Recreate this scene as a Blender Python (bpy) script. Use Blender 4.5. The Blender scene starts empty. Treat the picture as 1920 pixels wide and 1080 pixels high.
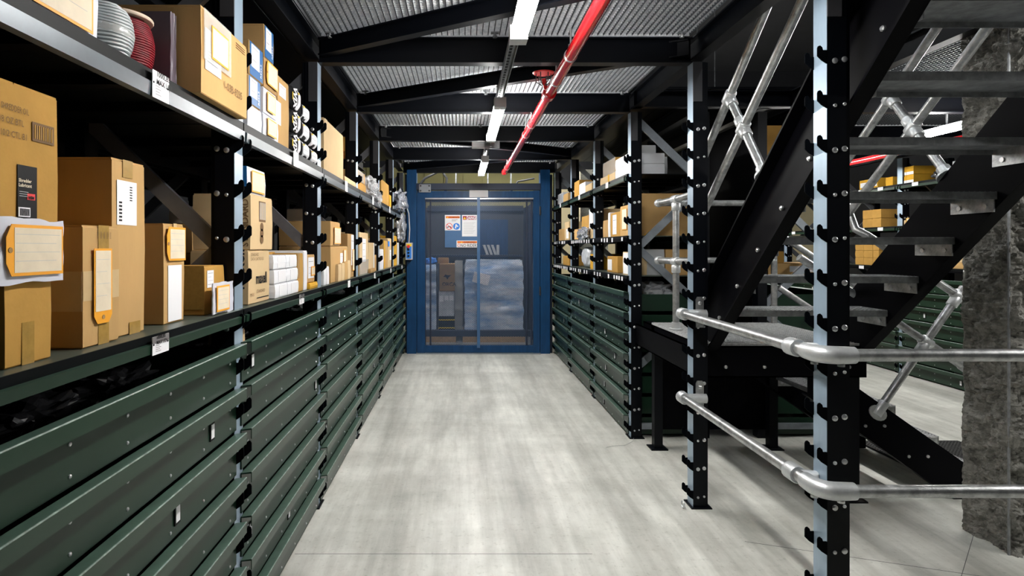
import bpy, bmesh, math, random
from mathutils import Vector, Matrix, noise
random.seed(7)
S = bpy.context.scene
COL = S.collection
PI = math.pi

# ------------------------------------------------------------------ camera
H = 1.45
cam_d = bpy.data.cameras.new('camera'); cam = bpy.data.objects.new('camera', cam_d); COL.objects.link(cam)
cam.location = (0, 0, H); cam.rotation_euler = (PI/2, 0, 0)
cam_d.sensor_width = 36; cam_d.lens = 36*1120/1920
cam_d.shift_x = (960-865)/1920; cam_d.shift_y = -(540-465)/1920
cam_d.clip_start = .02; cam_d.clip_end = 100
S.camera = cam
# ------------------------------------------------------------------ world, exposure
w = bpy.data.worlds.new('world'); S.world = w; w.use_nodes = True
w.node_tree.nodes['Background'].inputs[0].default_value = (.55, .65, .8, 1)
w.node_tree.nodes['Background'].inputs[1].default_value = .006
S.view_settings.view_transform = 'Standard'; S.view_settings.look = 'None'
S.view_settings.gamma = 1; S.view_settings.use_curve_mapping = False
S.view_settings.exposure = 0.72
TUBE = 80.0          # radiance of the strip-light diffusers

# ------------------------------------------------------------------ materials
M = {}
def mat(name, col, rough=.5, metal=0., spec=.5, noise_amt=0., nscale=20., bump=0., bscale=60., stretch=(1,1,1), emit=None, coat=0., col2=None):
    m = bpy.data.materials.new(name); m.use_nodes = True; M[name] = m
    nt = m.node_tree; b = nt.nodes['Principled BSDF']
    b.inputs['Base Color'].default_value = (*col, 1)
    b.inputs['Roughness'].default_value = rough; b.inputs['Metallic'].default_value = metal
    b.inputs['Specular IOR Level'].default_value = spec; b.inputs['Coat Weight'].default_value = coat
    if emit:
        b.inputs['Emission Color'].default_value = (*emit[0], 1); b.inputs['Emission Strength'].default_value = emit[1]
    if noise_amt or bump:
        tc = nt.nodes.new('ShaderNodeTexCoord'); mp = nt.nodes.new('ShaderNodeMapping')
        mp.inputs['Scale'].default_value = stretch
        nt.links.new(tc.outputs['Object'], mp.inputs['Vector'])
    if noise_amt:
        n = nt.nodes.new('ShaderNodeTexNoise'); n.inputs['Scale'].default_value = nscale; n.inputs['Detail'].default_value = 6
        n.inputs['Roughness'].default_value = .65
        nt.links.new(mp.outputs[0], n.inputs['Vector'])
        r = nt.nodes.new('ShaderNodeValToRGB')
        c2 = col2 or tuple(max(0, c*(1-noise_amt)) for c in col)
        c1 = col if col2 else tuple(min(1, c*(1+noise_amt)) for c in col)
        r.color_ramp.elements[0].position = .32; r.color_ramp.elements[1].position = .68
        r.color_ramp.elements[0].color = (*c2, 1); r.color_ramp.elements[1].color = (*c1, 1)
        nt.links.new(n.outputs['Fac'], r.inputs[0]); nt.links.new(r.outputs[0], b.inputs['Base Color'])
    if bump:
        n2 = nt.nodes.new('ShaderNodeTexNoise'); n2.inputs['Scale'].default_value = bscale; n2.inputs['Detail'].default_value = 5
        nt.links.new(mp.outputs[0], n2.inputs['Vector'])
        bp = nt.nodes.new('ShaderNodeBump'); bp.inputs['Strength'].default_value = bump; bp.inputs['Distance'].default_value = .01
        nt.links.new(n2.outputs['Fac'], bp.inputs['Height']); nt.links.new(bp.outputs[0], b.inputs['Normal'])
    return m
mat('black', (.0016, .0022, .0040), .4, spec=.17)
mat('black2', (.0016, .0016, .0026), .5, spec=.05)
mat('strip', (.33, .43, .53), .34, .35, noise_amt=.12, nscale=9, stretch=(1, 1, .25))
mat('green', (.010, .030, .017), .33, noise_amt=.08, nscale=4, spec=.33)
mat('lipgreen_lit', (.06, .105, .08), .3, noise_amt=.25, nscale=14, spec=.5)  # drawer green made lighter, painting the light caught by the lip tops
mat('edgeglint', (.22, .29, .25), .3, noise_amt=.6, nscale=25, spec=.6)  # highlight along the lip's front edge, put into its colour
mat('lipfront', (.014, .038, .022), .32, noise_amt=.1, nscale=6, spec=.4)
mat('bagdark', (.045, .045, .05), .22, spec=.7, noise_amt=.3, nscale=9)
mat('deckgreen', (.06, .075, .06), .38, noise_amt=.2, nscale=9)
mat('beamgrey', (.085, .107, .122), .3, .25, noise_amt=.15, nscale=7)
mat('decklip', (.0025, .0035, .004), .45, spec=.08)
mat('brace', (.15, .155, .17), .38, .4, noise_amt=.15, nscale=8)
mat('braceR', (.26, .29, .32), .36, .4, noise_amt=.18, nscale=9)
mat('galv', (.42, .43, .43), .36, .8, noise_amt=.38, nscale=24, bump=.12, bscale=140)
mat('galvlight', (.6, .61, .61), .42, .3, noise_amt=.3, nscale=50)
mat('galvcast', (.6, .62, .63), .42, .6, noise_amt=.1, nscale=30, bump=.08, bscale=90)
mat('galvdull', (.28, .29, .30), .45, .6, noise_amt=.35, nscale=18)
mat('grating', (.82, .86, .92), .5, .1, noise_amt=.3, nscale=60)
mat('gratbar', (.05, .055, .062), .5, .3)
mat('zinc', (.62, .63, .64), .3, .85)
mat('cardA', (.50, .31, .125), .85, spec=.2, noise_amt=.07, nscale=7, stretch=(1, 1, .3), bump=.05, bscale=90)
mat('cardB', (.46, .255, .06), .85, spec=.2, noise_amt=.1, nscale=6, bump=.05, bscale=90)
mat('cardC', (.60, .44, .245), .85, spec=.2, noise_amt=.05, nscale=6, bump=.04, bscale=90)
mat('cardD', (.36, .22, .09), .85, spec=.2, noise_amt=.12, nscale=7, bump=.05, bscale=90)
mat('cardY', (.62, .34, .03), .8, spec=.2, noise_amt=.1, nscale=9)
mat('cardG', (.46, .47, .48), .8, spec=.2, noise_amt=.05, nscale=6)
mat('tape', (.36, .22, .055), .25, noise_amt=.12, nscale=50)
mat('tapeL', (.58, .42, .22), .3, noise_amt=.05, nscale=20)
mat('white', (.78, .79, .82), .6, noise_amt=.03, nscale=12)
mat('paper', (.80, .80, .82), .7)
mat('cream', (.72, .62, .46), .7, noise_amt=.05, nscale=30)
mat('orange', (.85, .36, .015), .55)
mat('ink', (.007, .007, .008), .6, spec=.2)
mat('inkgrey', (.16, .15, .15), .7)
mat('inkbrown', (.16, .085, .03), .8)
mat('red', (.55, .008, .012), .2, spec=.6, coat=.4, noise_amt=.1, nscale=5)
mat('redprint', (.75, .03, .03), .5)
mat('signorange', (.9, .2, .02), .5)
mat('signred', (.35, .0, .03), .5)
mat('signyellow', (.95, .65, .02), .5)
mat('signblue', (.03, .22, .72), .5)
mat('labelblue', (.012, .11, .30), .4)
mat('blue', (.005, .048, .135), .38, spec=.3, noise_amt=.2, nscale=7, stretch=(3, 3, .5))
mat('bluelt', (.05, .13, .27), .4, noise_amt=.1, nscale=5)
mat('bluemesh', (.07, .105, .17), .35, .4)
mat('hookblack', (.0015, .002, .003), .6, spec=.03)
mat('darkblue', (.012, .022, .05), .5)
mat('silver', (.62, .64, .68), .24, .75, noise_amt=.25, nscale=15)
mat('plasticgrey', (.5, .52, .55), .28, spec=.6, noise_amt=.2, nscale=12, bump=.4, bscale=18)
mat('purple', (.12, .095, .12), .4, noise_amt=.15, nscale=6, stretch=(1, 1, .3))
mat('wiregrey', (.38, .42, .43), .45, noise_amt=.15, nscale=20)
mat('wirered', (.16, .001, .008), .55, spec=.2, noise_amt=.5, nscale=60)
mat('cream_plastic', (.62, .5, .38), .5)
mat('rubber', (.012, .012, .012), .7)
mat('olive', (.34, .31, .13), .7, noise_amt=.06, nscale=2)
mat('creamwall', (.72, .62, .38), .7, noise_amt=.04, nscale=2)
mat('darkwall', (.02, .021, .024), .8, noise_amt=.2, nscale=3)
mat('wood', (.42, .27, .13), .8, noise_amt=.25, nscale=14, stretch=(1, 6, 6))
mat('housing', (.55, .56, .57), .45)
mat('yellow', (.75, .5, .02), .5)
mat('steelplate', (.35, .37, .4), .35, .6, noise_amt=.1, nscale=12)
mat('tube', (1, 1, 1), .4, emit=((1, .985, .95), TUBE))
mat('tube_upper', (1, 1, 1), .4, emit=((.95, .98, 1), TUBE*.65))  # emission of the unseen lamps added above the grating
mat('shade', (.05, .05, .055), .5, .3)  # plain dark grey for joints, bolts and plates

def mixmat(name, col, rough, alpha, scale=14, bump=.6):
    m = mat(name, col, rough, spec=.7, bump=bump, bscale=scale)
    m.node_tree.nodes['Principled BSDF'].inputs['Alpha'].default_value = alpha
    return m
mixmat('plastic', (.75, .77, .8), .2, .5)
mat('wrap', (.80, .84, .88), .14, spec=.8, noise_amt=.5, nscale=3.2, stretch=(.6, 1, 1.6), col2=(.10, .28, .58), bump=1.0, bscale=9)
mixmat('pouch', (.72, .74, .82), .25, .9, 10, .35)
mixmat('film', (.75, .75, .72), .15, .35)

def concrete():
    m = bpy.data.materials.new('concrete'); m.use_nodes = True; M['concrete'] = m
    nt = m.node_tree; b = nt.nodes['Principled BSDF']
    tc = nt.nodes.new('ShaderNodeTexCoord')
    def nz(scale, st, det=7, rough=.6):
        mp = nt.nodes.new('ShaderNodeMapping'); mp.inputs['Scale'].default_value = st
        nt.links.new(tc.outputs['Object'], mp.inputs[0])
        n = nt.nodes.new('ShaderNodeTexNoise'); n.inputs['Scale'].default_value = scale; n.inputs['Detail'].default_value = det
        n.inputs['Roughness'].default_value = rough
        nt.links.new(mp.outputs[0], n.inputs[0]); return n
    def ramp(n, p0, c0, p1, c1):
        r = nt.nodes.new('ShaderNodeValToRGB'); r.color_ramp.elements[0].position = p0; r.color_ramp.elements[1].position = p1
        r.color_ramp.elements[0].color = (*c0, 1); r.color_ramp.elements[1].color = (*c1, 1)
        nt.links.new(n.outputs['Fac'], r.inputs[0]); return r
    def mul(a, c, f):
        x = nt.nodes.new('ShaderNodeMix'); x.data_type = 'RGBA'; x.blend_type = 'MULTIPLY'; x.inputs[0].default_value = f
        nt.links.new(a.outputs[0] if a.bl_idname != 'ShaderNodeMix' else a.outputs[2], x.inputs[6]); nt.links.new(c.outputs[0], x.inputs[7]); return x
    base = ramp(nz(1.1, (1, 1, 1)), .3, (.68, .68, .63), .7, (.88, .88, .82))
    streak = ramp(nz(3.2, (1, .14, 1)), .35, (.48, .48, .47), .62, (1, 1, 1))
    cross = ramp(nz(2.4, (.2, 1, 1)), .33, (.66, .66, .64), .6, (1, 1, 1))
    spots = ramp(nz(34, (1, 1, 1), 3), .3, (.6, .59, .56), .42, (1, 1, 1))
    fine = ramp(nz(9, (1, .5, 1), 8, .7), .3, (.68, .68, .66), .62, (1, 1, 1))
    thin = ramp(nz(16, (1, .05, 1), 4, .6), .36, (.72, .72, .71), .55, (1, 1, 1))
    x = mul(base, streak, .75); x = mul(x, fine, .55); x = mul(x, thin, .5); x = mul(x, cross, .6); x = mul(x, spots, .45)
    nt.links.new(x.outputs[2], b.inputs['Base Color'])
    rr = ramp(nz(4, (1, .4, 1)), .3, (.3, .3, .3), .7, (.5, .5, .5))
    nt.links.new(rr.outputs[0], b.inputs['Roughness'])
    bp = nt.nodes.new('ShaderNodeBump'); bp.inputs['Strength'].default_value = .12; bp.inputs['Distance'].default_value = .004
    nb = nz(60, (1, 1, 1)); nt.links.new(nb.outputs['Fac'], bp.inputs['Height']); nt.links.new(bp.outputs[0], b.inputs['Normal'])
concrete()
mat('column', (.21, .205, .185), .95, spec=.1, noise_amt=.5, nscale=22, bump=1.0, bscale=90)
mat('speckle', (.5, .5, .42), .8, noise_amt=.6, nscale=90)

# ------------------------------------------------------------------ mesh builders
class MB:
    def __init__(s): s.v = []; s.f = []
    def add(s, vs, fs):
        o = len(s.v); s.v += [tuple(p) for p in vs]; s.f += [tuple(i+o for i in f) for f in fs]; return s
    def box(s, x0, x1, y0, y1, z0, z1):
        return s.add([(x0,y0,z0),(x1,y0,z0),(x1,y1,z0),(x0,y1,z0),(x0,y0,z1),(x1,y0,z1),(x1,y1,z1),(x0,y1,z1)],
                     [(0,3,2,1),(4,5,6,7),(0,1,5,4),(1,2,6,5),(2,3,7,6),(3,0,4,7)])
    def obox(s, c, a, b, d):           # centre and three half-axis vectors
        c, a, b, d = map(Vector, (c, a, b, d))
        P = [c+a*i+b*j+d*k for k in (-1, 1) for j, i in ((-1,-1),(-1,1),(1,1),(1,-1))]
        return s.add(P, [(0,3,2,1),(4,5,6,7),(0,1,5,4),(1,2,6,5),(2,3,7,6),(3,0,4,7)])
    def bar(s, p, q, wdt, hgt, side=None):   # rectangular bar p->q ; wdt along 'side'
        p, q = Vector(p), Vector(q); d = q-p; L = d.length; d.normalize()
        sd = Vector(side) if side else (Vector((0,0,1)).cross(d) if abs(d.z) < .99 else Vector((1,0,0)))
        sd = (sd - d*sd.dot(d)).normalized(); up = d.cross(sd)
        return s.obox((p+q)/2, d*(L/2), sd*(wdt/2), up*(hgt/2))
    def tube(s, pts, r, n=14, caps=True):
        pts = [Vector(p) for p in pts]; rs = r if isinstance(r, (list, tuple)) else [r]*len(pts)
        o = len(s.v); prev = None
        for i, p in enumerate(pts):
            if i == 0: t = pts[1]-p
            elif i == len(pts)-1: t = p-pts[i-1]
            else: t = (pts[i+1]-p).normalized()+(p-pts[i-1]).normalized()
            t.normalize()
            if prev is None:
                a = Vector((0,0,1)) if abs(t.z) < .9 else Vector((1,0,0)); a = (a-t*a.dot(t)).normalized()
            else: a = (prev-t*prev.dot(t)).normalized()
            prev = a; b = t.cross(a)
            for k in range(n):
                an = 2*PI*k/n; s.v.append(tuple(p+(a*math.cos(an)+b*math.sin(an))*rs[i]))
        for i in range(len(pts)-1):
            for k in range(n):
                k2 = (k+1) % n; s.f.append((o+i*n+k, o+i*n+k2, o+(i+1)*n+k2, o+(i+1)*n+k))
        if caps:
            s.f.append(tuple(o+k for k in reversed(range(n)))); s.f.append(tuple(o+(len(pts)-1)*n+k for k in range(n)))
        return s
    def lathe(s, prof, c, axis='z', n=28):     # prof [(r,h)]
        o = len(s.v); c = Vector(c)
        for r, h in prof:
            for k in range(n):
                an = 2*PI*k/n; x, y = r*math.cos(an), r*math.sin(an)
                s.v.append(tuple(c+(Vector((x,y,h)) if axis == 'z' else Vector((x,h,y)) if axis == 'y' else Vector((h,x,y)))))
        for i in range(len(prof)-1):
            for k in range(n):
                k2 = (k+1) % n; s.f.append((o+i*n+k, o+i*n+k2, o+(i+1)*n+k2, o+(i+1)*n+k))
        s.f.append(tuple(o+k for k in reversed(range(n)))); s.f.append(tuple(o+(len(prof)-1)*n+k for k in range(n)))
        return s
    def prism(s, poly, org, u, v, wv):      # poly [(a,b)] in plane org + a*u + b*v, extruded by vector wv
        org, u, v, wv = map(Vector, (org, u, v, wv)); n = len(poly)
        P = [org+u*a+v*b for a, b in poly]; P += [p+wv for p in P]
        return s.add(P, [tuple(reversed(range(n))), tuple(range(n, 2*n))]+[(i, (i+1) % n, n+(i+1) % n, n+i) for i in range(n)])
    def mesh(s, name):
        me = bpy.data.meshes.new(name); me.from_pydata(s.v, [], s.f)
        bm = bmesh.new(); bm.from_mesh(me); bmesh.ops.recalc_face_normals(bm, faces=bm.faces); bm.to_mesh(me); bm.free()
        return me

WL = {}
def empty(name, loc, label=None, cat=None, group=None, kind=None):
    o = bpy.data.objects.new(name, None); COL.objects.link(o); o.location = loc; o.empty_display_size = .1
    WL[o.name] = Vector(loc); tag(o, label, cat, group, kind); return o
def tag(o, label=None, cat=None, group=None, kind=None):
    if label: o['label'] = label
    if cat: o['category'] = cat
    if group: o['group'] = group
    if kind: o['kind'] = kind
    return o
def inst(name, me, at=(0,0,0), parent=None, rot=None):
    o = bpy.data.objects.new(name, me); COL.objects.link(o); at = Vector(at); WL[o.name] = at
    if parent is not None: o.parent = parent; o.location = at-WL[parent.name]
    else: o.location = at
    if rot: o.rotation_euler = rot
    return o
def setmat(me, m, smooth=False):
    me.materials.clear(); me.materials.append(M[m])
    if smooth:
        for p in me.polygons: p.use_smooth = True
        try: me.set_sharp_from_angle(angle=math.radians(38))
        except Exception: pass
    return me
def part(name, mb, m, parent=None, at=(0,0,0), smooth=False, label=None, kind=None):
    """mesh given in world coordinates; at = where its origin goes"""
    at = Vector(at)
    if at.length: mb.v = [tuple(Vector(p)-at) for p in mb.v]
    o = inst(name, setmat(mb.mesh(name), m, smooth), at, parent)
    return tag(o, label, kind=kind)
def text(name, body, org, right, up, size, m, parent, bold=0., align='LEFT', squeeze=1.):
    cu = bpy.data.curves.new('t', 'FONT'); cu.body = body; cu.size = size; cu.align_x = align; cu.offset = bold; cu.resolution_u = 2
    tmp = bpy.data.objects.new('t', cu); COL.objects.link(tmp)
    dg = bpy.context.evaluated_depsgraph_get(); me = bpy.data.meshes.new_from_object(tmp.evaluated_get(dg))
    bpy.data.objects.remove(tmp); bpy.data.curves.remove(cu)
    r, u = Vector(right).normalized(), Vector(up).normalized(); n = r.cross(u)
    for v in me.vertices: v.co = r*v.co.x*squeeze+u*v.co.y+n*v.co.z
    me.name = name; setmat(me, m)
    return inst(name, me, org, parent)
def crumple(c, sx, sy, sz, amp=.35, freq=2.4, sub=3, seed=0, flat=True):
    bm = bmesh.new(); bmesh.ops.create_icosphere(bm, subdivisions=sub, radius=1)
    off = Vector((seed*3.1, seed*1.7, seed*.9))
    for v in bm.verts:
        p = v.co.copy(); n1 = noise.noise(p*freq+off)+.5*noise.noise(p*freq*2.3+off)
        q = Vector([math.copysign(abs(t)**.7, t) for t in p])*(1+amp*n1)
        v.co = Vector((c[0]+q.x*sx, c[1]+q.y*sy, c[2]+q.z*sz))
    mb = MB(); mb.v = [tuple(v.co) for v in bm.verts]; bm.verts.index_update()
    mb.f = [tuple(v.index for v in f.verts) for f in bm.faces]; bm.free(); return mb

# ------------------------------------------------------------------ layout constants (metres)
BAY = 1.22
PY = [2.192+BAY*k for k in range(-2, 6)]     # far edges of the posts along the aisle, index 2 is the first one in view
XL, XR = -.802, 1.292                        # aisle faces of the left and right racks
X2F, X2B = 2.86, 2.27                        # rack behind, facing the second aisle
X3 = 5.08                                    # far rack across the second aisle
DOORY = 8.2

# ------------------------------------------------------------------ floor, walls
tag(part('floor', MB().box(-3, 9, -3.5, 14, -.1, 0), 'concrete'), 'pale worn concrete floor', kind='structure')
fl = bpy.data.objects['floor']
part('joint', MB().box(-.79, .62, 2.83, 2.832, -.001, .0006), 'shade', fl)
part('joint', MB().bar((2.2, 2.63, .0002), (2.62, 3.05, .0002), .0022, .001), 'shade', fl)
part('joint', MB().bar((1.4, 2.95, .0002), (2.35, 2.62, .0002), .002, .001), 'shade', fl)
tag(part('wall_left', MB().box(-2.7, -2.6, -3.5, 14, 0, 5), 'darkwall'), 'dark wall behind the left racks', kind='structure')
tag(part('wall_right', MB().box(7.4, 7.5, -3.5, 14, 0, 5), 'darkwall'), 'dark wall behind the far right rack', kind='structure')
wb = tag(part('wall_back', MB().box(-3, 2.0, 13.0, 13.1, 0, 3.2), 'olive'), 'olive yellow panelled wall beyond the lift', kind='structure')
for k in range(12):
    part('panel_rib', MB().box(-2.9+.42*k, -2.88+.42*k, 12.985, 13.0, 0, 3.2), 'olive', wb)
tag(part('wall_end', MB().box(2.0, 9, 12.0, 12.1, 0, 2.63), 'creamwall'), 'cream wall at the end of the second aisle', kind='structure')
tag(part('wall_upper', MB().box(-3, 9, 13.1, 13.2, 3.2, 5).box(2.0, 9, 12.0, 12.1, 2.63, 5), 'darkwall'), 'dark wall of the upper storey', kind='structure')
tag(part('ceiling_upper', MB().box(-3, 9, -3.5, 14, 5, 5.1), 'darkwall'), 'dark soffit of the upper storey', kind='structure')

# ------------------------------------------------------------------ mezzanine deck seen as the ceiling
ZB0, ZB1, ZG = 2.487, 2.63, 2.655
ceil = empty('ceiling', (.25, 3, ZB0), 'black steel mezzanine framing with galvanised grating above the aisle', kind='structure')
def ibeam(mb, p, q, z0, z1, fl=.07, tf=.008):
    p, q = Vector(p), Vector(q)
    mb.bar((p.x,p.y,z0+tf/2), (q.x,q.y,z0+tf/2), fl, tf); mb.bar((p.x,p.y,z1-tf/2), (q.x,q.y,z1-tf/2), fl, tf)
    mb.bar((p.x,p.y,(z0+z1)/2), (q.x,q.y,(z0+z1)/2), .008, z1-z0-2*tf); return mb
for y in PY:
    part('cross_beam', ibeam(MB(), (XL+.0, y-.04, 0), (XR, y-.04, 0), ZB0, ZB1), 'black', ceil, (XL, y-.04, ZB0))
    part('cross_beam', ibeam(MB(), (X2F, y-.04, 0), (X3, y-.04, 0), ZB0, ZB1), 'black', ceil, (X2F, y-.04, ZB0))
for x in (XL-.035, XL-.56):
    part('side_beam', ibeam(MB(), (x, -.3, 0), (x, 8.25, 0), ZB0+.02, ZB1), 'black', ceil, (x, -.3, ZB0))
part('side_beam', ibeam(MB(), (XR+.035, -.3, 0), (XR+.035, 8.25, 0), ZB0+.02, ZB1), 'black', ceil, (XR, -.3, ZB0))
for x in (XR+.55, X2B+.03, X2F-.03, X3+.035):
    part('side_beam', ibeam(MB(), (x, 4.5, 0), (x, 8.25, 0), ZB0+.02, ZB1), 'black', ceil, (x, 4.5, ZB0))
part('side_beam', ibeam(MB(), (2.5, -.3, 0), (2.5, 4.5, 0), ZB0+.02, ZB1), 'black', ceil, (2.5, -.3, ZB0))
part('side_beam', ibeam(MB(), (1.3, 4.5, 0), (2.9, 4.5, 0), ZB0+.02, ZB1), 'black', ceil, (1.3, 4.5, ZB0))
for ya, yb in ((3.37, 2.15), (4.59, 3.37), (5.81, 7.03), (8.25, 7.03)):      # horizontal diagonal braces
    part('diagonal_brace', ibeam(MB(), (XL+.02, ya-.03, 0), (XR-.02, yb-.03, 0), ZB0+.035, ZB1-.015, .055), 'black', ceil, (XL, ya, ZB0))
def grating(x0, x1, y0, y1):
    a = MB(); b = MB()
    n = int((y1-y0)/.027)
    for i in range(n+1):
        y = y0+(y1-y0)*i/n; a.box(x0, x1, y-.0014, y+.0014, ZG-.013, ZG+.010)
    a.box(x0, x1, y0-.003, y0+.003, ZG-.022, ZG+.012); a.box(x0, x1, y1-.003, y1+.003, ZG-.022, ZG+.012)
    n = int((x1-x0)/.032)
    for i in range(n+1):
        x = x0+(x1-x0)*i/n; b.box(x-.0018, x+.0018, y0, y1, ZG-.02, ZG+.011)
    o = part('grating_panel', a, 'grating', ceil, (x0, y0, ZG), kind='stuff')
    part('bearing_bars', b, 'gratbar', o, (x0, y0, ZG), kind='stuff')
    for xx in (x0+.06, x1-.06, (x0+x1)/2-.06):
        c = MB().lathe([(.012, -.03), (.014, -.02), (.008, -.02), (.008, .0)], (xx, y1-.05, ZG-.02), n=8)
        c.box(xx-.022, xx+.022, y1-.065, y1-.035, ZG-.026, ZG-.02)
        part('grating_clip', c, 'galvdull', o, (xx, y1-.05, ZG))
for i in range(len(PY)-1):
    grating(XL+.02, XR-.02, PY[i]-.0, PY[i+1]-.08)
    if i >= 1: grating(X2F+.06, X3-.06, PY[i], PY[i+1]-.08)
grating(2.55, X2F+.03, 2.2, 4.45)
for k in range(3): part('deck_plank', MB().box(XL-.60+.2*k, XL-.405+.2*k, -.2, 8.2, ZG-.01, ZG+.01), 'black', ceil, (XL-.6+.2*k, 0, ZG))
for k in range(8): part('deck_plank', MB().box(XR+.0+.196*k, XR+.191+.196*k, 4.5, 8.25, ZG-.01, ZG+.01), 'black', ceil, (XR+.196*k, 4.5, ZG))

# ------------------------------------------------------------------ racks
def post_mesh(s, ztop, full=True):
    """front face at u=0 (aisle side, s = sign of outward x), v from -.08 to 0"""
    b = MB(); X = lambda u: s*u
    def bx(mb, u0, u1, v0, v1, z0, z1): mb.box(min(X(u0), X(u1)), max(X(u0), X(u1)), v0, v1, z0, z1)
    bx(b, -.07, -.0015, -.08, -.076, .006, ztop)      # camera side flange
    bx(b, -.07, -.0015, -.004, 0, .006, ztop)
    bx(b, -.05, -.0015, -.076, -.004, .006, ztop)
    bx(b, -.085, -.072, -.074, -.006, .006, ztop)     # bolted rear channel
    bx(b, -.10, .015, -.10, .02, 0, .006)              # base plate
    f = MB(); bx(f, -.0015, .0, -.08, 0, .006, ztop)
    return b, f
def hook_meshes(s):
    h = MB()        # notched hook plates standing out of the near and far flanges into the aisle
    pl = [(-.002, -.046), (-.002, .003), (.013, .003), (.016, .013), (.023, .019), (.030, .017), (.033, .010), (.033, -.018), (.018, -.033)]
    h.prism(pl, (0, -.0805, 0), (s, 0, 0), (0, 0, 1), (0, .004, 0))
    t = MB()
    t.prism(pl, (0, -.0035, 0), (s, 0, 0), (0, 0, 1), (0, .004, 0))
    return h, t
def bolt(mb, x, y, z, r=.0102, n=12):
    mb.lathe([(r, 0), (r, -.003), (r*.7, -.0055), (r*.35, -.006)], (x, y, z), 'y', n)
PITCH = .158
def make_rack(name, label, xf, s, depth, ys, ztop, shelves, drawer_bays, full_posts=(), rear=True, strips=True, braces='brace', label_cards=None, seed=1, front_hooks=True):
    rnd = random.Random(seed)
    root = empty(name, (xf, ys[0], 0), label, 'rack')
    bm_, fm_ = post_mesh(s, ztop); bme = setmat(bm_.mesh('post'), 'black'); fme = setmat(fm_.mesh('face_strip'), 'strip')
    hm, tm = hook_meshes(s); hme = setmat(hm.mesh('hook'), 'hookblack'); tme = setmat(tm.mesh('tab'), 'hookblack')
    bolts = MB()
    zs = [.093+PITCH*k for k in range(int((ztop-.12)/PITCH))]
    one = MB(); bolt(one, 0, 0, 0); bolt1 = setmat(one.mesh('bolt'), 'zinc', True)
    for k, z in enumerate(zs):
        bolt(bolts, -s*.028, -.0805, z-.035, .0102 if k % 2 else .006); bolt(bolts, -s*.062, -.0805, z-.03, .009 if k % 3 else .0055)
    bolts_me = setmat(bolts.mesh('bolts'), 'zinc', True)
    rm = MB(); rm.box(-.035, .035, -.08, 0, 0, ztop); rme = setmat(rm.mesh('rear_post'), 'black')
    for i, y in enumerate(ys):
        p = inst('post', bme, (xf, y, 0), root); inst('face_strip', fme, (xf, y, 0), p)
        near = i in full_posts
        if near:
            for k, z in enumerate(zs):
                o = inst('bolt', bolt1, (xf-s*.028, y-.0805, z-.035), p); 
                if k % 2 == 0: o.scale = (.65, 1, .65)
                o = inst('bolt', bolt1, (xf-s*.062, y-.0805, z-.03), p)
                if k % 3 == 0: o.scale = (.6, 1, .6)
        else: inst('bolt_column', bolts_me, (xf, y, 0), p, None)['kind'] = 'stuff'
        for z in zs:
            inst('hook', hme, (xf, y, z), p); inst('hook', tme, (xf, y, z), p)
        if rear:
            inst('rear_post', rme, (xf-s*(depth-.035), y, 0), root)
            xa, xb = xf-s*.06, xf-s*(depth-.03)
            zz = [.07, .54, .98, 1.45, 1.94, 2.43]
            for a in range(1, len(zz)-1):
                f = a % 2 == 1
                part('lacing_brace', MB().bar((xa if f else xb, y-.045, zz[a]), (xb if f else xa, y-.045, zz[a+1]), .022, .055, (0,1,0)), braces, root, (xa, y, zz[a]))
            part('lacing_strut', MB().bar((xa, y-.05, .085), (xb, y-.05, .085), .02, .045, (0,1,0)), braces, root, (xa, y, .085))
        # splice plate under the mezzanine beam
        part('splice_plate', MB().box(min(xf, xf-s*.05), max(xf, xf-s*.05), y-.086, y-.08, ztop-.22, ztop), 'shade', p, (xf, y, ztop-.22))
    for i in range(len(ys)-1):
        y0, y1 = ys[i]-.035, ys[i+1]-.045
        for (zt, bh, bmname, lipm, topm) in shelves:
            o = part('shelf_deck', MB().box(min(xf+s*.016, xf-s*depth), max(xf+s*.016, xf-s*depth), y0, y1, zt-.006, zt), topm, root, (xf, y0, zt-.006))
            part('deck_lip', MB().box(min(xf+s*.004, xf+s*.018), max(xf+s*.004, xf+s*.018), y0, y1, zt-bh*.46, zt-.0005), lipm, o, (xf, y0, zt-bh))
            b = MB(); pr = [(0, zt-bh), (.022, zt-bh), (.024, zt-bh*.5), (.012, zt-bh*.44), (0, zt-bh*.44)]
            b.prism(pr, (xf+s*.003, y0+.006, 0), (s, 0, 0), (0, 0, 1), (0, y1-y0-.012, 0))
            part('shelf_beam', b, bmname, root, (xf, y0, zt-bh))
            rb = MB().box(min(xf-s*depth, xf-s*(depth-.02)), max(xf-s*depth, xf-s*(depth-.02)), y0, y1, zt-bh, zt-.006)
            part('rear_beam', rb, 'black', root, (xf-s*depth, y0, zt-bh))
            rbs = MB()
            for k in range(1, 4):
                yy = y0+(y1-y0)*k/4; rbs.box(min(xf, xf-s*depth), max(xf, xf-s*depth), yy-.02, yy+.02, zt-.035, zt-.006)
            part('deck_rib', rbs, 'black2', o, (xf, y0, zt-.035))
    # drawers
    if drawer_bays:
        L = BAY-.05
        d = MB(); d.box(min(0,-s*.003), max(0,-s*.003), 0, L, -.150, -.006)
        lp = MB().prism([(-.003,-.010),(.034,-.006),(.034,-.038),(.037,-.038),(.037,-.001),(.036,0),(-.003,-.005)], (0,0,0), (s,0,0), (0,0,1), (0,L,0)); lme = setmat(lp.mesh('drawer_lip'), 'lipfront')
        tp = MB().prism([(-.003,-.0052),(.034,-.0004),(.034,.0003),(-.003,-.0045)], (0,0,0), (s,0,0), (0,0,1), (0,L,0)); tpme = setmat(tp.mesh('lip_top'), 'lipgreen_lit')  # overlay that gives the lip top its painted lit tone
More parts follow.
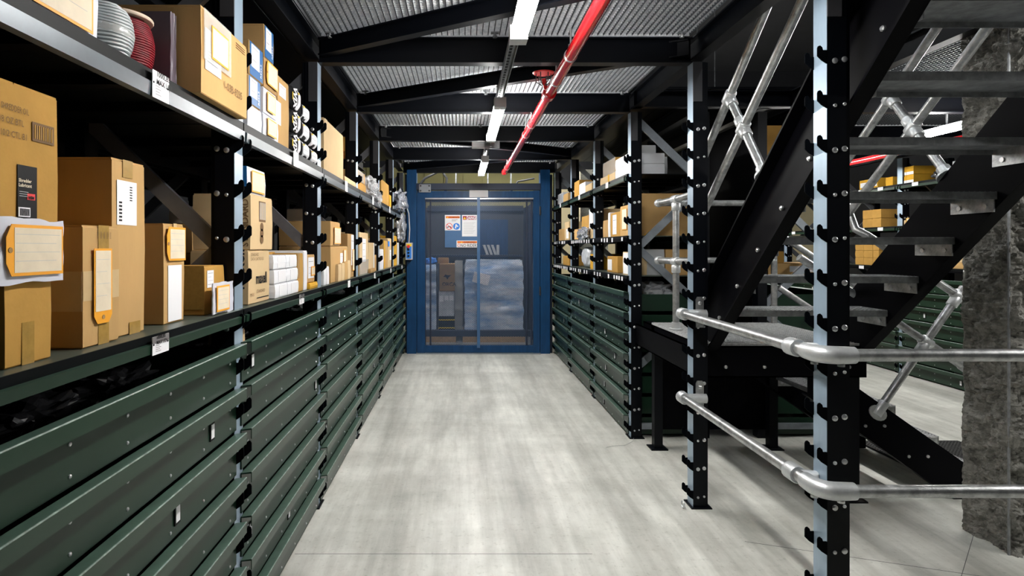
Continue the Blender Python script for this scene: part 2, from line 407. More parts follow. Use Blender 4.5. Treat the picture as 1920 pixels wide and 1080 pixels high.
        ew = MB().prism([(.034,-.0006),(.0372,-.0024),(.0376,-.001),(.0366,.0006),(.034,.0006)], (0,0,0), (s,0,0), (0,0,1), (0,L,0)); ewme = setmat(ew.mesh('edge_glint'), 'edgeglint')  # thin strip carrying the painted edge highlight
        d.box(min(0,-s*.5), max(0,-s*.5), 0, L, -.150, -.147); d.box(min(0,-s*.5), max(0,-s*.5), 0, .003, -.150, -.02); d.box(min(0,-s*.5), max(0,-s*.5), L-.003, L, -.150, -.02)
        dme = setmat(d.mesh('drawer'), 'green')
        sc = MB()
        for k in range(6):
            yy = .06+(L-.12)*k/5
            for z in (-.062, -.128): sc.lathe([(.0052, 0), (.0045, s*.002), (.002, s*.0035)], (0, yy, z), 'x', 8)
        sme = setmat(sc.mesh('screws'), 'zinc')
        hb = MB().box(min(0, s*.004), max(0, s*.004), -.016, .016, -.028, .028); hme2 = setmat(hb.mesh('label_holder'), 'ink')
        cb = MB().box(min(s*.004, s*.005), max(s*.004, s*.005), -.0115, .0115, -.021, .023); cme = setmat(cb.mesh('label_card'), 'paper')
        for i in drawer_bays:
            for r in range(7):
                zt = 1.113-PITCH*r; at = Vector((xf+s*.006, ys[i]-.028, zt))
                o = inst('drawer', dme, at, root); inst('drawer_lip', lme, at, o); inst('lip_top', tpme, at, o); inst('edge_glint', ewme, at, o); inst('screw_row', sme, at, o)['kind'] = 'stuff'
                fr = label_cards.get((i, r)) if label_cards is not None else (rnd.uniform(.15, .85) if rnd.random() < .55 else None)
                if fr is not None:
                    q = at+Vector((0, L*fr, -.09)); inst('label_holder', hme2, q, o); inst('label_card', cme, q, o)
    return root

SH_L = [(1.230, .047, 'green', 'decklip', 'deckgreen'), (1.902, .070, 'beamgrey', 'decklip', 'decklip')]
SH_R = [(1.236, .045, 'black2', 'decklip', 'deckgreen'), (1.545, .045, 'black2', 'decklip', 'deckgreen'), (2.022, .05, 'green', 'decklip', 'decklip')]
cardsL = {(1,0):None,(1,1):.82,(1,2):.62,(1,3):.2,(2,0):.09,(2,1):None,(2,2):.93,(2,3):None,(2,4):.07,(2,5):.5,(3,0):.42,(3,1):.03,(3,4):.1,(4,0):.55,(4,1):.65,(4,4):.7,(5,0):.75,(5,3):.2,(6,1):.3,(6,3):.5}
rackL = make_rack('storage_rack', 'black steel storage rack with dark green drawers along the left of the aisle', XL, 1, .60, PY[:8], 2.487, SH_L, range(0, 7), full_posts=(2, 3), label_cards=cardsL)
cardsR = {(0,2):.62,(0,3):.33,(0,4):.6,(0,5):.64,(0,6):.66,(1,1):.58,(2,3):.35}
rackR = make_rack('storage_rack', 'black steel storage rack with green drawers right of the aisle beside the lift gate', XR, -1, .60, PY[4:8], 2.487, SH_R, range(0, 3), full_posts=(0,), braces='braceR', label_cards=cardsR)
rackS = make_rack('rack_frame', 'two black upright posts with bare hooks carrying the galvanised guard rail beside the stair', XR, -1, .60, PY[2:4], 2.487, [], [], full_posts=(0, 1), rear=False)
rackB = make_rack('storage_rack', 'black steel rack behind the stair with its pale braced end frame', X2F, 1, .60, PY[4:8], 2.487, SH_R, range(0, 3), full_posts=(), braces='braceR')
SH_3 = [(1.236, .045, 'black2', 'decklip', 'deckgreen'), (1.705, .05, 'green', 'decklip', 'deckgreen'), (2.19, .055, 'green', 'decklip', 'deckgreen')]
Y3 = [3.3+BAY*k for k in range(6)]
rackF = make_rack('storage_rack', 'far dark green drawer rack across the second aisle, seen through the stair', X3, -1, .60, Y3, 2.487, SH_3, range(0, 5), seed=5)
SH_N = [(1.230, .047, 'black', 'decklip', 'deckgreen'), (1.902, .070, 'black', 'decklip', 'decklip')]
rackN = make_rack('storage_rack', 'dark rack standing back to back behind the left rack', -2.05, -1, .60, PY[2:8], 2.487, SH_N, [], strips=False)
for o in list(rackN.children):
    if o.name.startswith('splice'): pass

part('shade_backing', MB().box(XR+.602, XR+.606, 4.64, 7.0, .1, 1.95), 'black2', rackR, (XR+.6, 4.64, .1))  # dark sheets added to stand for the shade behind the open shelves
part('shade_backing', MB().box(X2B-.012, X2B-.008, 4.64, 8.2, .1, 2.45), 'black2', rackB, (X2B, 4.64, .1))
# load plates and price tags on the shelf beams
def load_plate(root, x, s, y, zt, bh, big=True):
    o = part('load_plate', MB().box(min(x+s*.0285, x+s*.030), max(x+s*.0285, x+s*.030), y-.042, y+.042, zt-bh-.003, zt-.004), 'paper', root, (x, y, zt-bh))
    if big:
        rt = (0, s, 0)
        part('plate_header', MB().box(min(x+s*.030, x+s*.0305), max(x+s*.030, x+s*.0305), y-.042, y+.042, zt-bh*.45, zt-.004), 'inkgrey' if bh < .06 else 'paper', o, (x, y, zt-bh*.5))
        text('plate_text', '1000LBS\nMAX UDL', (x+s*.031, y-s*.024, zt-bh*.24), rt, (0,0,1), bh*.28, 'ink', o, .0003)
        for k in range(4): part('print_line', MB().box(min(x+s*.030, x+s*.0305), max(x+s*.030, x+s*.0305), y-s*.018-.008, y-s*.018+.012+.006*(k % 2), zt-bh*(.58+.1*k)-.0012, zt-bh*(.58+.1*k)), 'inkgrey', o, (x, y, zt-bh*.6))
        for e in (-.036, .036): part('rivet', MB().lathe([(.003, 0), (.002, s*.0015)], (x+s*.030, y+e, zt-bh*.5), 'x', 8), 'ink', o, (x, y+e, zt-bh*.5))
    return o
for y, zt, bh in ((1.535, 1.230, .047), (1.535, 1.902, .07)): load_plate(rackL, XL, 1, y, zt, bh)
for i in range(3, 8):
    yc = PY[i]-.62
    if i < 8:
        load_plate(rackL, XL, 1, yc+.1, 1.230, .047, i == 3); load_plate(rackL, XL, 1, yc, 1.902, .07, False)
for i in range(4, 7): load_plate(rackR, XR, -1, PY[i]+.55, 2.022, .05, False)
rnd = random.Random(3)
for i in range(4, 7):
    for zt in (1.236, 1.545):
        y = PY[i]+.06
        while y < PY[i+1]-.14:
            if rnd.random() < .72:
                part('price_tag', MB().box(XR-.031, XR-.0285, y-.018, y+.018, zt-.043+rnd.uniform(-.004,.004), zt-.01), 'paper', rackR, (XR, y, zt-.04))
            y += rnd.uniform(.065, .13)
for i in range(2, 6):
    for zt in (1.236, 1.705, 2.19):
        for k in range(3):
            y = Y3[i-1]+.2+.35*k+rnd.uniform(-.05, .05)
            part('price_tag', MB().box(X3-.031, X3-.0285, y-.045, y+.045, zt-.047, zt-.008), 'paper', rackF, (X3, y, zt-.04))

# ------------------------------------------------------------------ strip lights, strut channel, conduit boxes
def strip_light(x, y0, y1, z, label, tm='tube'):
    r = empty('strip_light', (x, y0, z), label, 'light fixture', 'ceiling strip lights')
    part('housing', MB().prism([(-.016, .042), (.016, .042), (.016, .058), (-.016, .058)], (x, y0, z), (1,0,0), (0,0,1), (0, y1-y0, 0)), 'housing', r, (x, y0, z))
    part('diffuser', MB().prism([(-.026, 0), (.026, 0), (.036, .010), (.036, .03), (.024, .042), (-.024, .042), (-.036, .03), (-.036, .010)], (x, y0+.02, z), (1,0,0), (0,0,1), (0, y1-y0-.04, 0)), tm, r, (x, y0, z))
    for a, b in ((y0-.06, y0+.02), (y1-.02, y1+.06)):
        part('end_cap', MB().box(x-.038, x+.038, a, b, z-.002, z+.06), 'housing', r, (x, a, z))
    zh = ZG-.022 if y1 < 8.2 and z < 2.5 else 5.0
    part('hanger', MB().box(x-.005, x+.005, y0+.25, y0+.26, z+.058, zh).box(x-.005, x+.005, y1-.26, y1-.25, z+.058, zh), 'galvdull', r, (x, y0, z))
    return r
LZ = 2.355
strip_light(.25, 1.42, 2.60, LZ, 'bright white strip light nearest the camera at the top of the photo')
strip_light(.25, 3.88, 5.06, LZ, 'bright white strip light in the middle of the aisle row')
strip_light(.25, 6.30, 7.48, LZ, 'small bright white strip light just in front of the lift gate')
strip_light(3.8, 3.75, 4.93, LZ, 'white strip light over the second aisle, seen between the stair treads')
strip_light(3.8, 6.20, 7.38, LZ, 'white strip light further along the second aisle')
strip_light(3.8, 8.70, 9.88, LZ, 'white strip light at the far end of the second aisle')
strip_light(3.8, 1.30, 2.48, LZ, 'white strip light over the second aisle out of view at right')
strip_light(-.35, 8.36, 9.2, 2.85, 'left unseen short strip light added above the lift platform')  # lamps added out of view, standing in for light behind the gate
strip_light(.85, 8.36, 9.2, 2.85, 'right unseen short strip light added above the lift platform')
for k, yy in enumerate((2.2, 4.4, 6.6)):  # unseen lamps added to brighten the grating from above
    strip_light((-.35, .95)[k % 2], yy, yy+1.18, 4.6, '%s unseen strip light added in the upper storey above the aisle grating' % ('first', 'second', 'third')[k], 'tube_upper')
for k, yy in enumerate((1.8, 4.2)):  # more unseen lamps added overhead, shining down the stair opening
    strip_light(2.2, yy, yy+1.18, 4.6, '%s unseen strip light added in the upper storey above the stair opening' % ('near', 'far')[k], 'tube_upper')
strip_light(1.0, 10.9, 12.1, 3.3, 'unseen white strip light added in front of the olive wall')  # added out of view to light the space beyond the lift
st = MB()
x = .25
for a, b in ((x-.022, x-.019), (x+.019, x+.022)): st.box(a, b, -.3, 8.1, LZ+.062, LZ+.103)
st.box(x-.022, x+.022, -.3, 8.1, LZ+.100, LZ+.103)
strut = part('strut_channel', st, 'galvdull', None, (x, -.3, LZ+.06))
tag(strut, 'perforated galvanised strut channel carrying the aisle strip lights', 'channel')
sl = MB()
y = .2
while y < 8: sl.box(x-.007, x+.007, y, y+.03, LZ+.098, LZ+.0995); y += .05
part('slots', sl, 'ink', strut, (x, .2, LZ+.1), kind='stuff')
jb = empty('junction_box', (.25, 5.62, LZ), 'grey electrical junction box on the strut between two strip lights', 'junction box')
part('box_body', MB().box(.10, .22, 5.60, 5.66, LZ+.035, LZ+.095), 'housing', jb, (.1, 5.6, LZ))
part('bracket', MB().box(.22, .36, 5.605, 5.615, LZ+.03, LZ+.10), 'galvdull', jb, (.22, 5.6, LZ))
part('cover_plate', MB().box(.11, .21, 5.597, 5.60, LZ+.042, LZ+.088), 'white', jb, (.11, 5.6, LZ))

# ------------------------------------------------------------------ sprinkler pipes
def fire_pipe(x, z, y0, y1, label, r=.030, couplings=(), detail=True):
    e = empty('sprinkler_pipe', (x, y0, z), label, 'pipe')
    part('pipe_run', MB().tube([(x, y0, z), (x, y1, z)], r, 20), 'red', e, (x, y0, z), True)
    for yc in couplings:
        part('coupling', MB().tube([(x, yc-.04, z), (x, yc-.038, z), (x, yc+.038, z), (x, yc+.04, z)], [r, r+.012, r+.012, r], 20), 'red', e, (x, yc, z), True)
    return e
px, pz = .54, 2.40
fp = fire_pipe(px, pz, -.4, 7.46, 'glossy red sprinkler pipe running along the aisle ceiling', couplings=(3.68,))
part('end_cap', MB().tube([(px, 7.42, pz), (px, 7.50, pz)], .036, 16), 'red', fp, (px, 7.42, pz), True)
for yh in (2.95, 3.40, 4.60, 5.0, 7.05):
    part('pipe_hanger', MB().tube([(px, yh-.006, pz), (px, yh+.006, pz)], .0335, 18), 'zinc', fp, (px, yh, pz))
    part('hanger_rod', MB().tube([(px, yh, pz+.03), (px, yh, ZB0+.05)], .005, 8).lathe([(.012, 0), (.012, .02)], (px, yh, pz+.036), n=6), 'zinc', fp, (px, yh, pz))
# branch with sprinkler head and its guard plate
bx0 = px-.045
part('branch', MB().tube([(px, 3.62, pz), (px-.03, 3.62, pz+.02), (px-.045, 3.60, pz+.07)], .013, 12), 'red', fp, (px, 3.62, pz), True)
part('shield_plate', MB().lathe([(.06, 0), (.066, .006), (.02, .012)], (bx0, 3.6, pz+.10), n=20), 'redprint', fp, (bx0, 3.6, pz+.1), True)
cg = MB()
for k in range(6):
    a = PI*k/3; cg.tube([(bx0+.045*math.cos(a), 3.6+.045*math.sin(a), pz+.10), (bx0+.045*math.cos(a), 3.6+.045*math.sin(a), pz+.05), (bx0+.012*math.cos(a), 3.6+.012*math.sin(a), pz+.03)], .003, 6)
part('head_guard', cg, 'shade', fp, (bx0, 3.6, pz))
fire_pipe(4.34, 2.40, 2.6, 10, 'red sprinkler pipe over the second aisle behind the stair', couplings=(5.4,))

# ------------------------------------------------------------------ lift gate
K = 8.2/1120
def DX(p): return (p-865)*K
def DZ(p): return H-(p-465)*K
Y = DOORY
gate = empty('lift_gate', (.25, Y, 0), 'blue steel lift gate with expanded mesh leaves at the end of the aisle', 'gate')
def gp(name, x0, x1, y0, y1, m='blue', ya=Y, yb=Y+.08, parent=gate, **k):
    return part(name, MB().box(DX(x0), DX(x1), ya, yb, max(0, DZ(y1)), DZ(y0)), m, parent, (DX(x0), ya, max(0, DZ(y1))), **k)
gp('side_column', 763, 781, 318, 700, ya=Y-.01, yb=Y+.14); gp('side_column', 1013, 1031, 318, 700, ya=Y-.01, yb=Y+.14)
gp('column_flange', 759, 764, 326, 700, 'darkblue', Y+.06, Y+.14); gp('column_flange', 1030, 1037, 326, 700, 'darkblue', Y+.06, Y+.14)
gp('door_jamb', 782, 797, 357.5, 700); gp('door_jamb', 1000, 1012, 357.5, 700)
gp('head_beam', 781, 1013, 344, 356, 'darkblue', Y-.02, Y+.1); gp('door_head', 797, 1000, 358, 371)
gp('door_sill', 797, 1000, 648, 661); gp('floor_plate', 781, 1013, 661.5, 700, 'steelplate', Y-.06, Y+.1)
gp('centre_stile', 894.5, 900, 370, 652, 'bluelt', Y-.02, Y+.03)
for a in (797, 807, 988, 997): gp('leaf_stile', a-1.5, a+1.5, 371, 648, 'darkblue', Y+.02, Y+.05)
gp('bottom_rail', 797, 1000, 621, 630, 'darkblue', Y+.05, Y+.08)
gp('door_track', 797, 1000, 371, 374, 'steelplate', Y-.012, Y)
gp('gate_light_plate', 880, 915, 357, 370, 'paper', Y-.03, Y-.012, label='white panel above the gate')
pl = gp('fixing_plate', 786, 808, 346, 361, 'steelplate', Y-.032, Y-.022)
for ax, ay in ((789, 349), (805, 349), (789, 358), (805, 358)):
    part('bolt', MB().lathe([(.012, 0), (.012, -.01)], (DX(ax), Y-.032, DZ(ay)), 'y', 8), 'shade', pl, (DX(ax), Y-.03, DZ(ay)))
def exmesh(x0, x1, z0, z1, y, dw=.034, dh=.0165, t=.0035):
    mb = MB(); dx, dz = dw, dh*2
    def seg(xa, za, xb, zb):
        d = Vector((xb-xa, 0, zb-za)); L = d.length; n = Vector((-d.z, 0, d.x))/L*t*.5
        mb.add([(xa-n.x, y, za-n.z), (xb-n.x, y+.004, zb-n.z), (xb+n.x, y+.004, zb+n.z), (xa+n.x, y, za+n.z)], [(0,1,2,3)])
    sl = dh/dw*2*.5
    sl = dh/(dw*.5)*.5
    # lines z = z0 + c +- sl*(x-x0)
    W = x1-x0; Hh = z1-z0; c = -sl*W
    while c < Hh:
        for sgn in (1, -1):
            pts = []
            f = (lambda xx: c+sl*xx) if sgn > 0 else (lambda xx: c+sl*(W-xx))
            xa, xb = 0, W
            za, zb = f(xa), f(xb)
            lo, hi = 0, Hh
            def clip(zv): return (zv-c)/sl if sgn > 0 else W-(zv-c)/sl
            ends = sorted([xa, xb]+[clip(lo), clip(hi)])
            inside = [e for e in ends if -1e-6 <= e <= W+1e-6 and lo-1e-6 <= f(e) <= hi+1e-6]
            if len(inside) >= 2 and inside[-1]-inside[0] > .005: seg(x0+inside[0], z0+f(inside[0]), x0+inside[-1], z0+f(inside[-1]))
        c += dh
    return mb
for a, b in ((799, 894), (900, 998)):
    o = part('expanded_mesh', exmesh(DX(a), DX(b), DZ(648), DZ(372), Y+.03, t=.0038), 'bluemesh', gate, (DX(a), Y, DZ(648)), kind='stuff')
gp('mesh_edge', 799, 998, 372, 373.5, 'zinc', Y+.025, Y+.028)
sp = gp('sign_board', 834, 896, 403, 464, 'bluelt', Y+.005, Y+.018)
def sg(name, x0, x1, y0, y1, m, parent, lay=0):
    return gp(name, x0, x1, y0, y1, m, Y+.0035-.0012*lay, Y+.005-.0012*lay, parent)
R_, U_ = (1,0,0), (0,0,1)
def stext(body, x, y, size, m, parent, lay=3, **k): return text('sign_text', body, (DX(x), Y+.005-.0014*lay, DZ(y)), R_, U_, size, m, parent, **k)
def triangle(x, y, r, parent):
    part('hazard_triangle', MB().prism([(-r, -r*.8), (r, -r*.8), (0, r*.9)], (DX(x), Y+.001, DZ(y)), (1,0,0), (0,0,1), (0,-.001,0)), 'signyellow', parent, (DX(x), Y, DZ(y)))
    stext('!', x, y+.9*r/K*.6, r*1.5, 'ink', parent, align='CENTER')
s1 = sg('warning_sign', 834, 863.3, 403, 432, 'paper', sp)
sg('sign_header', 836, 861.5, 405.3, 409.3, 'signorange', s1, 1); triangle(838.8, 407.6, .012, s1)
stext('WARNING', 842, 409, .036, 'ink', s1, squeeze=.95)
for r, m, xx, lay in ((.046, 'redprint', 842.3, 1), (.038, 'paper', 842.3, 2), (.046, 'signblue', 855.8, 1)):
    part('pictogram', MB().lathe([(r, 0), (r, -.001)], (DX(xx), Y+.0035-.0012*lay, DZ(424.5)), 'y', 24), m, s1, (DX(xx), Y, DZ(424.5)))
part('pictogram_bar', MB().bar((DX(842.3)-.03, Y-.001, DZ(424.5)+.03), (DX(842.3)+.03, Y-.001, DZ(424.5)-.03), .001, .008, (0,1,0)), 'redprint', s1, (DX(842), Y, DZ(424)))
part('pictogram_figure', MB().prism([(-.03,-.02),(.0,-.008),(.028,-.022),(.03,-.012),(.012,.004),(.0,.0),(-.03,-.006)], (DX(842.3), Y-.0002, DZ(424.5)), (1,0,0), (0,0,1), (0,-.001,0)), 'ink', s1, (DX(842), Y, DZ(424)))
part('pictogram_figure', MB().prism([(-.022,-.025),(-.004,-.03),(.0,.0),(.022,-.01),(.026,.008),(.006,.014),(.006,.03),(-.012,.03),(-.016,.01)], (DX(855.8), Y+.001, DZ(424.5)), (1,0,0), (0,0,1), (0,-.001,0)), 'paper', s1, (DX(855), Y, DZ(424)))
for k in range(2): sg('print_line', 847, 858-3*k, 411.5+2.2*k, 412.2+2.2*k, 'inkgrey', s1, 1)
s2 = sg('danger_sign', 866.3, 895.5, 403, 443.3, 'paper', sp)
sg('sign_header', 868, 893.7, 405, 412, 'signred', s2, 1); triangle(871.3, 408.8, .019, s2)
stext('DANGER', 874.7, 411.2, .058, 'paper', s2, bold=.002, squeeze=.72)
for k in range(9): sg('print_line', 869, 891-2*(k % 3), 417+2.5*k, 417.5+2.5*k, 'cardG', s2, 1)
s3 = sg('no_riders_sign', 856, 895.3, 451, 464, 'paper', sp, 1)
sg('sign_header', 857.5, 894.3, 452.2, 456, 'signorange', s3, 2); triangle(865.5, 454.3, .011, s3)
stext('WARNING', 869, 455.7, .034, 'ink', s3, lay=4)
stext('NO RIDERS', 863.5, 463, .06, 'ink', s3, lay=4, squeeze=.8)
part('pictogram', MB().lathe([(.02, 0), (.02, -.001)], (DX(860.3), Y+.0005, DZ(460)), 'y', 18), 'redprint', s3, (DX(860), Y, DZ(460)))
part('pictogram', MB().lathe([(.015, 0), (.015, -.001)], (DX(860.3), Y-.0005, DZ(460)), 'y', 18), 'paper', s3, (DX(860), Y, DZ(460)))
for z in (1.9, .8): part('hinge', MB().tube([(DX(1012.5), Y-.01, z), (DX(1012.5), Y-.01, z+.12)], .012, 10), 'shade', gate, (DX(1012.5), Y, z))
# pendant control station on the left column
Yp = Y-.12
KP = Yp/1120
def PX(p): return (p-865)*KP
def PZ(p): return H-(p-465)*KP
pc = empty('control_station', (PX(767), Yp, PZ(487)), 'grey push-button control box with red stop button on the left gate column', 'control box')
part('enclosure', MB().box(PX(760.5), PX(773), Yp, Yp+.1, PZ(487), PZ(455)), 'housing', pc, (PX(767), Yp, PZ(487)))
part('front_plate', MB().box(PX(762), PX(771.5), Yp-.004, Yp, PZ(485), PZ(462)), 'signblue', pc, (PX(767), Yp, PZ(487)))
part('warning_plate', MB().box(PX(762), PX(771.5), Yp-.004, Yp, PZ(462), PZ(457)), 'signyellow', pc, (PX(767), Yp, PZ(460)))
part('stop_button', MB().lathe([(.012, 0), (.012, -.015), (.022, -.017), (.018, -.03)], (PX(766), Yp-.003, PZ(462.3)), 'y', 16), 'redprint', pc, (PX(766), Yp, PZ(462)))
for yy in (468, 474, 480): part('push_button', MB().lathe([(.014, 0), (.014, -.012), (.009, -.016)], (PX(766), Yp-.003, PZ(yy)), 'y', 14), 'ink', pc, (PX(766), Yp, PZ(yy)))
cab = [(PX(766), Yp+.05, PZ(455)), (PX(767.5), Yp+.05, PZ(430)), (PX(766), Yp+.03, PZ(400)), (PX(759), Yp, PZ(378)), (PX(752), Yp-.05, PZ(370))]
part('cable', MB().tube(cab, .008, 8), 'housing', pc, cab[0], True)
# ducts and hoses above the gate
hs = empty('hose_bundle', (.1, 9.0, 2.4), 'dark hoses and pipe fittings in the gap above the gate', 'hoses')
part('hose', MB().tube([(-.72, 9, 2.28), (-.55, 9, 2.5), (-.3, 9, 2.62), (-.22, 9, 2.5), (-.24, 9, 2.3)], .02, 8), 'rubber', hs, (-.7, 9, 2.3), True)
part('hose', MB().tube([(-.5, 9, 2.38), (-.1, 9, 2.4), (.05, 9, 2.38), (.25, 9, 2.33)], .012, 8), 'rubber', hs, (-.5, 9, 2.4), True)
part('hose', MB().tube([(.75, 9, 2.3), (.85, 9, 2.45), (1.1, 9, 2.5)], .014, 8), 'rubber', hs, (.8, 9, 2.4), True)
part('pipe_fitting', MB().box(-.46, -.40, 8.97, 9.03, 2.36, 2.42).box(.36, .42, 8.97, 9.03, 2.3, 2.36), 'rubber', hs, (-.46, 9, 2.36))
for xx in (-.08, .4, .75): part('riser_pipe', MB().tube([(xx, 8.9, 2.2), (xx, 9.05, 2.3), (xx, 9.05, 2.75)], .011, 8), 'galvdull', hs, (xx, 9, 2.2), True)

# ------------------------------------------------------------------ lift car and the loads standing in it
car = empty('lift_car', (.25, 9.5, 0), 'dark blue lift car with kick rails behind the mesh gate', 'lift')
part('platform', MB().box(-.6, 1.1, 8.34, 10.6, 0, .03), 'steelplate', car, (-.6, 8.34, 0))
for xx in (-.63, 1.10):
    part('side_panel', MB().box(xx, xx+.03, 8.4, 10.6, .0, 2.15), 'darkblue', car, (xx, 8.4, 0))
    part('corner_post', MB().box(xx-.02, xx+.05, 8.36, 8.43, 0, 2.2), 'blue', car, (xx, 8.4, 0))
part('back_panel', MB().box(-.6, 1.1, 10.6, 10.63, 0, 2.2), 'shade', car, (-.6, 10.6, 0))
part('front_kerb', MB().box(-.6, 1.1, 8.36, 8.42, .21, .30), 'darkblue', car, (-.6, 8.36, .2))
part('roof_frame', MB().box(-.6, 1.1, 8.4, 8.46, 2.1, 2.16).box(-.6, 1.1, 10.5, 10.56, 2.1, 2.16), 'darkblue', car, (-.6, 8.4, 2.1))
part('inner_screen', MB().box(.32, .82, 10.50, 10.56, 1.25, 1.95), 'blue', car, (.32, 10.5, 1.2))
part('inner_shelf', MB().box(-.55, 1.05, 10.2, 10.58, 1.30, 1.33), 'darkblue', car, (-.5, 10.2, 1.3))
def pallet(x0, x1, y0, y1, label):
    r = empty('wooden_pallet', ((x0+x1)/2, (y0+y1)/2, .03), label, 'pallet')
    for k in range(5):
        xx = x0+(x1-x0-.09)*k/4; part('deck_board', MB().box(xx, xx+.09, y0, y1, .13, .15), 'wood', r, (xx, y0, .13))
    for k in range(3):
        yy = y0+(y1-y0-.08)*k/2; part('stringer_board', MB().box(x0, x1, yy, yy+.08, .03, .13), 'wood', r, (x0, yy, .03))
    return r
pallet(.02, .96, 9.0, 9.9, 'wooden pallet under the large shrink-wrapped load in the lift')
pallet(-.56, -.08, 9.0, 9.9, 'wooden pallet under the stacked cartons at the left of the lift')
def wrapload(x0, x1, y0, y1, z0, z1, m, name, label, seed):
    mb = MB(); n, kz = 40, 34; o = []
    for k in range(kz+1):
        z = z0+(z1-z0)*k/kz
        for i in range(n):
            t = 4*i/n; e = int(t) % 4; f = t-int(t)
            x, y = [(x0+(x1-x0)*f, y0), (x1, y0+(y1-y0)*f), (x1-(x1-x0)*f, y1), (x0, y1-(y1-y0)*f)][e]
            p = Vector((x*3+seed, y*3, z*9)); d = noise.noise(p)*.02+noise.noise(p*2.7)*.012
            cx, cy = (x0+x1)/2, (y0+y1)/2; v = Vector((x-cx, y-cy, 0)); v = v*(1-.05*max(0, (k-kz+3)/3)) if k > kz-3 else v
            q = v+v.normalized()*d; mb.v.append((cx+q.x, cy+q.y, z+.015*noise.noise(Vector((x*5, y*5, seed)))*(k == kz)))
    for k in range(kz):
        for i in range(n):
            j = (i+1) % n; mb.f.append((k*n+i, k*n+j, (k+1)*n+j, (k+1)*n+i))
    mb.f.append(tuple(kz*n+i for i in range(n))); mb.f.append(tuple(reversed(range(n))))
    r = part(name, mb, m, None, ((x0+x1)/2, (y0+y1)/2, z0), True); return tag(r, label, 'wrapped load')
ld = wrapload(.05, .94, 9.05, 9.85, .15, 1.265, 'wrap', 'wrapped_load', 'large shrink-wrapped pallet load with blue film seen through the right gate leaf', 2)
part('document_sheet', MB().bar((.18, 9.0, 1.02), (.42, 9.0, .96), .004, .16, (0,1,0)), 'paper', ld, (.2, 9, 1))
wrapload(-.10, .02, 9.1, 9.8, .15, 1.25, 'film', 'film_column', 'tall clear film bundle between the cartons and the big wrapped load', 5)
wrapload(-.57, -.38, 9.05, 9.75, .15, 1.2, 'wrap', 'wrapped_column', 'narrow shrink-wrapped column at the left side of the lift', 9)
b = part('blue_sheet', crumple((-.47, 9.3, 1.25), .08, .15, .05, seed=4), 'signblue', None, (-.47, 9.3, 1.2)); tag(b, 'crumpled bright blue plastic on the left wrapped column in the lift', 'plastic sheet')

# ------------------------------------------------------------------ cartons
def carton_mesh(x0, x1, y0, y1, z0, z1, j=.002, seed=0):
    rn = random.Random(seed); mb = MB(); b = .003
    zt = z1-.004
    def ring(z, ins): return [(x0+ins, y0+ins, z), (x1-ins, y0+ins, z), (x1-ins, y1-ins, z), (x0+ins, y1-ins, z)]
    zs = [(z0, b), (z0+b, 0), (z0+(zt-z0)*.5, -j*.8), (zt-b, 0), (zt, b)]
    V = []
    for z, ins in zs: V += [(x+rn.uniform(-j, j)*.5, y+rn.uniform(-j, j)*.5, zz) for x, y, zz in ring(z, ins)]
    F = [(3,2,1,0)]
    for k in range(4):
        for i in range(4): F.append((k*4+i, k*4+(i+1) % 4, k*4+4+(i+1) % 4, k*4+4+i))
    F.append((16, 17, 18, 19)); mb.add(V, F)
    ym = (y0+y1)/2; g = .0015       # two top flaps with their seam
    mb.box(x0+.002, x1-.002, y0+.001, ym-g, zt-.001, z1-rn.uniform(0, .002)); mb.box(x0+.002, x1-.002, ym+g, y1-.001, zt-.001, z1-rn.uniform(0, .002))
    return mb
NB = [0]
SIDE = {'L': 1, 'R': -1}
class Bx: pass
def carton(label, s, xf, y0, y1, z0, z1, depth, m='cardA', name='carton', cat='box', group=None):
    NB[0] += 1
    xb = xf-s*depth; x0, x1 = min(xf, xb), max(xf, xb); b = Bx()
    r = empty(name, ((x0+x1)/2, (y0+y1)/2, z0), label, cat, group)
    part('carton_body', carton_mesh(x0, x1, y0, y1, z0, z1, seed=NB[0]), m, r, ((x0+x1)/2, (y0+y1)/2, z0))
    b.r, b.s, b.xf, b.y0, b.y1, b.z0, b.z1 = r, s, xf, y0, y1, z0, z1; return b
def on(b, name, a0, a1, h0, h1, m, lay=0, parent=None, face='front', **k):
    """flat thin piece on a carton: a from its near to far edge, h from bottom to top (fractions)"""
    e = .0022+.0008*lay
    if face == 'front':
        x0, x1 = sorted((b.xf+b.s*(e-.0006), b.xf+b.s*e))
        mb = MB().box(x0, x1, b.y0+(b.y1-b.y0)*a0, b.y0+(b.y1-b.y0)*a1, b.z0+(b.z1-b.z0)*h0, b.z0+(b.z1-b.z0)*h1)
    else:   # face towards the camera (-y); a counts metres from the aisle edge
        xs = sorted((b.xf-b.s*a0, b.xf-b.s*a1)); mb = MB().box(xs[0], xs[1], b.y0-e, b.y0-e+.0006, b.z0+(b.z1-b.z0)*h0, b.z0+(b.z1-b.z0)*h1)
    return part(name, mb, m, parent or b.r, (b.xf, b.y0, b.z0), **k)
def tape(b, a=.5, w=.16, m='tape', h0=0, h1=1): return on(b, 'packing_tape', a-w/2, a+w/2, h0, h1, m)
def lab(b, a0, a1, h0, h1, m='paper', lines=5):
    o = on(b, 'paper_label', a0, a1, h0, h1, m, 1)
    for k in range(lines):
        t = (k+.7)/(lines+.6); on(b, 'print_line', a0+(a1-a0)*.12, a0+(a1-a0)*(.85-.25*(k % 2)), h1-(h1-h0)*t-(h1-h0)*.02, h1-(h1-h0)*t, 'cardG' if k % 3 else 'inkgrey', 2, o)
    return o
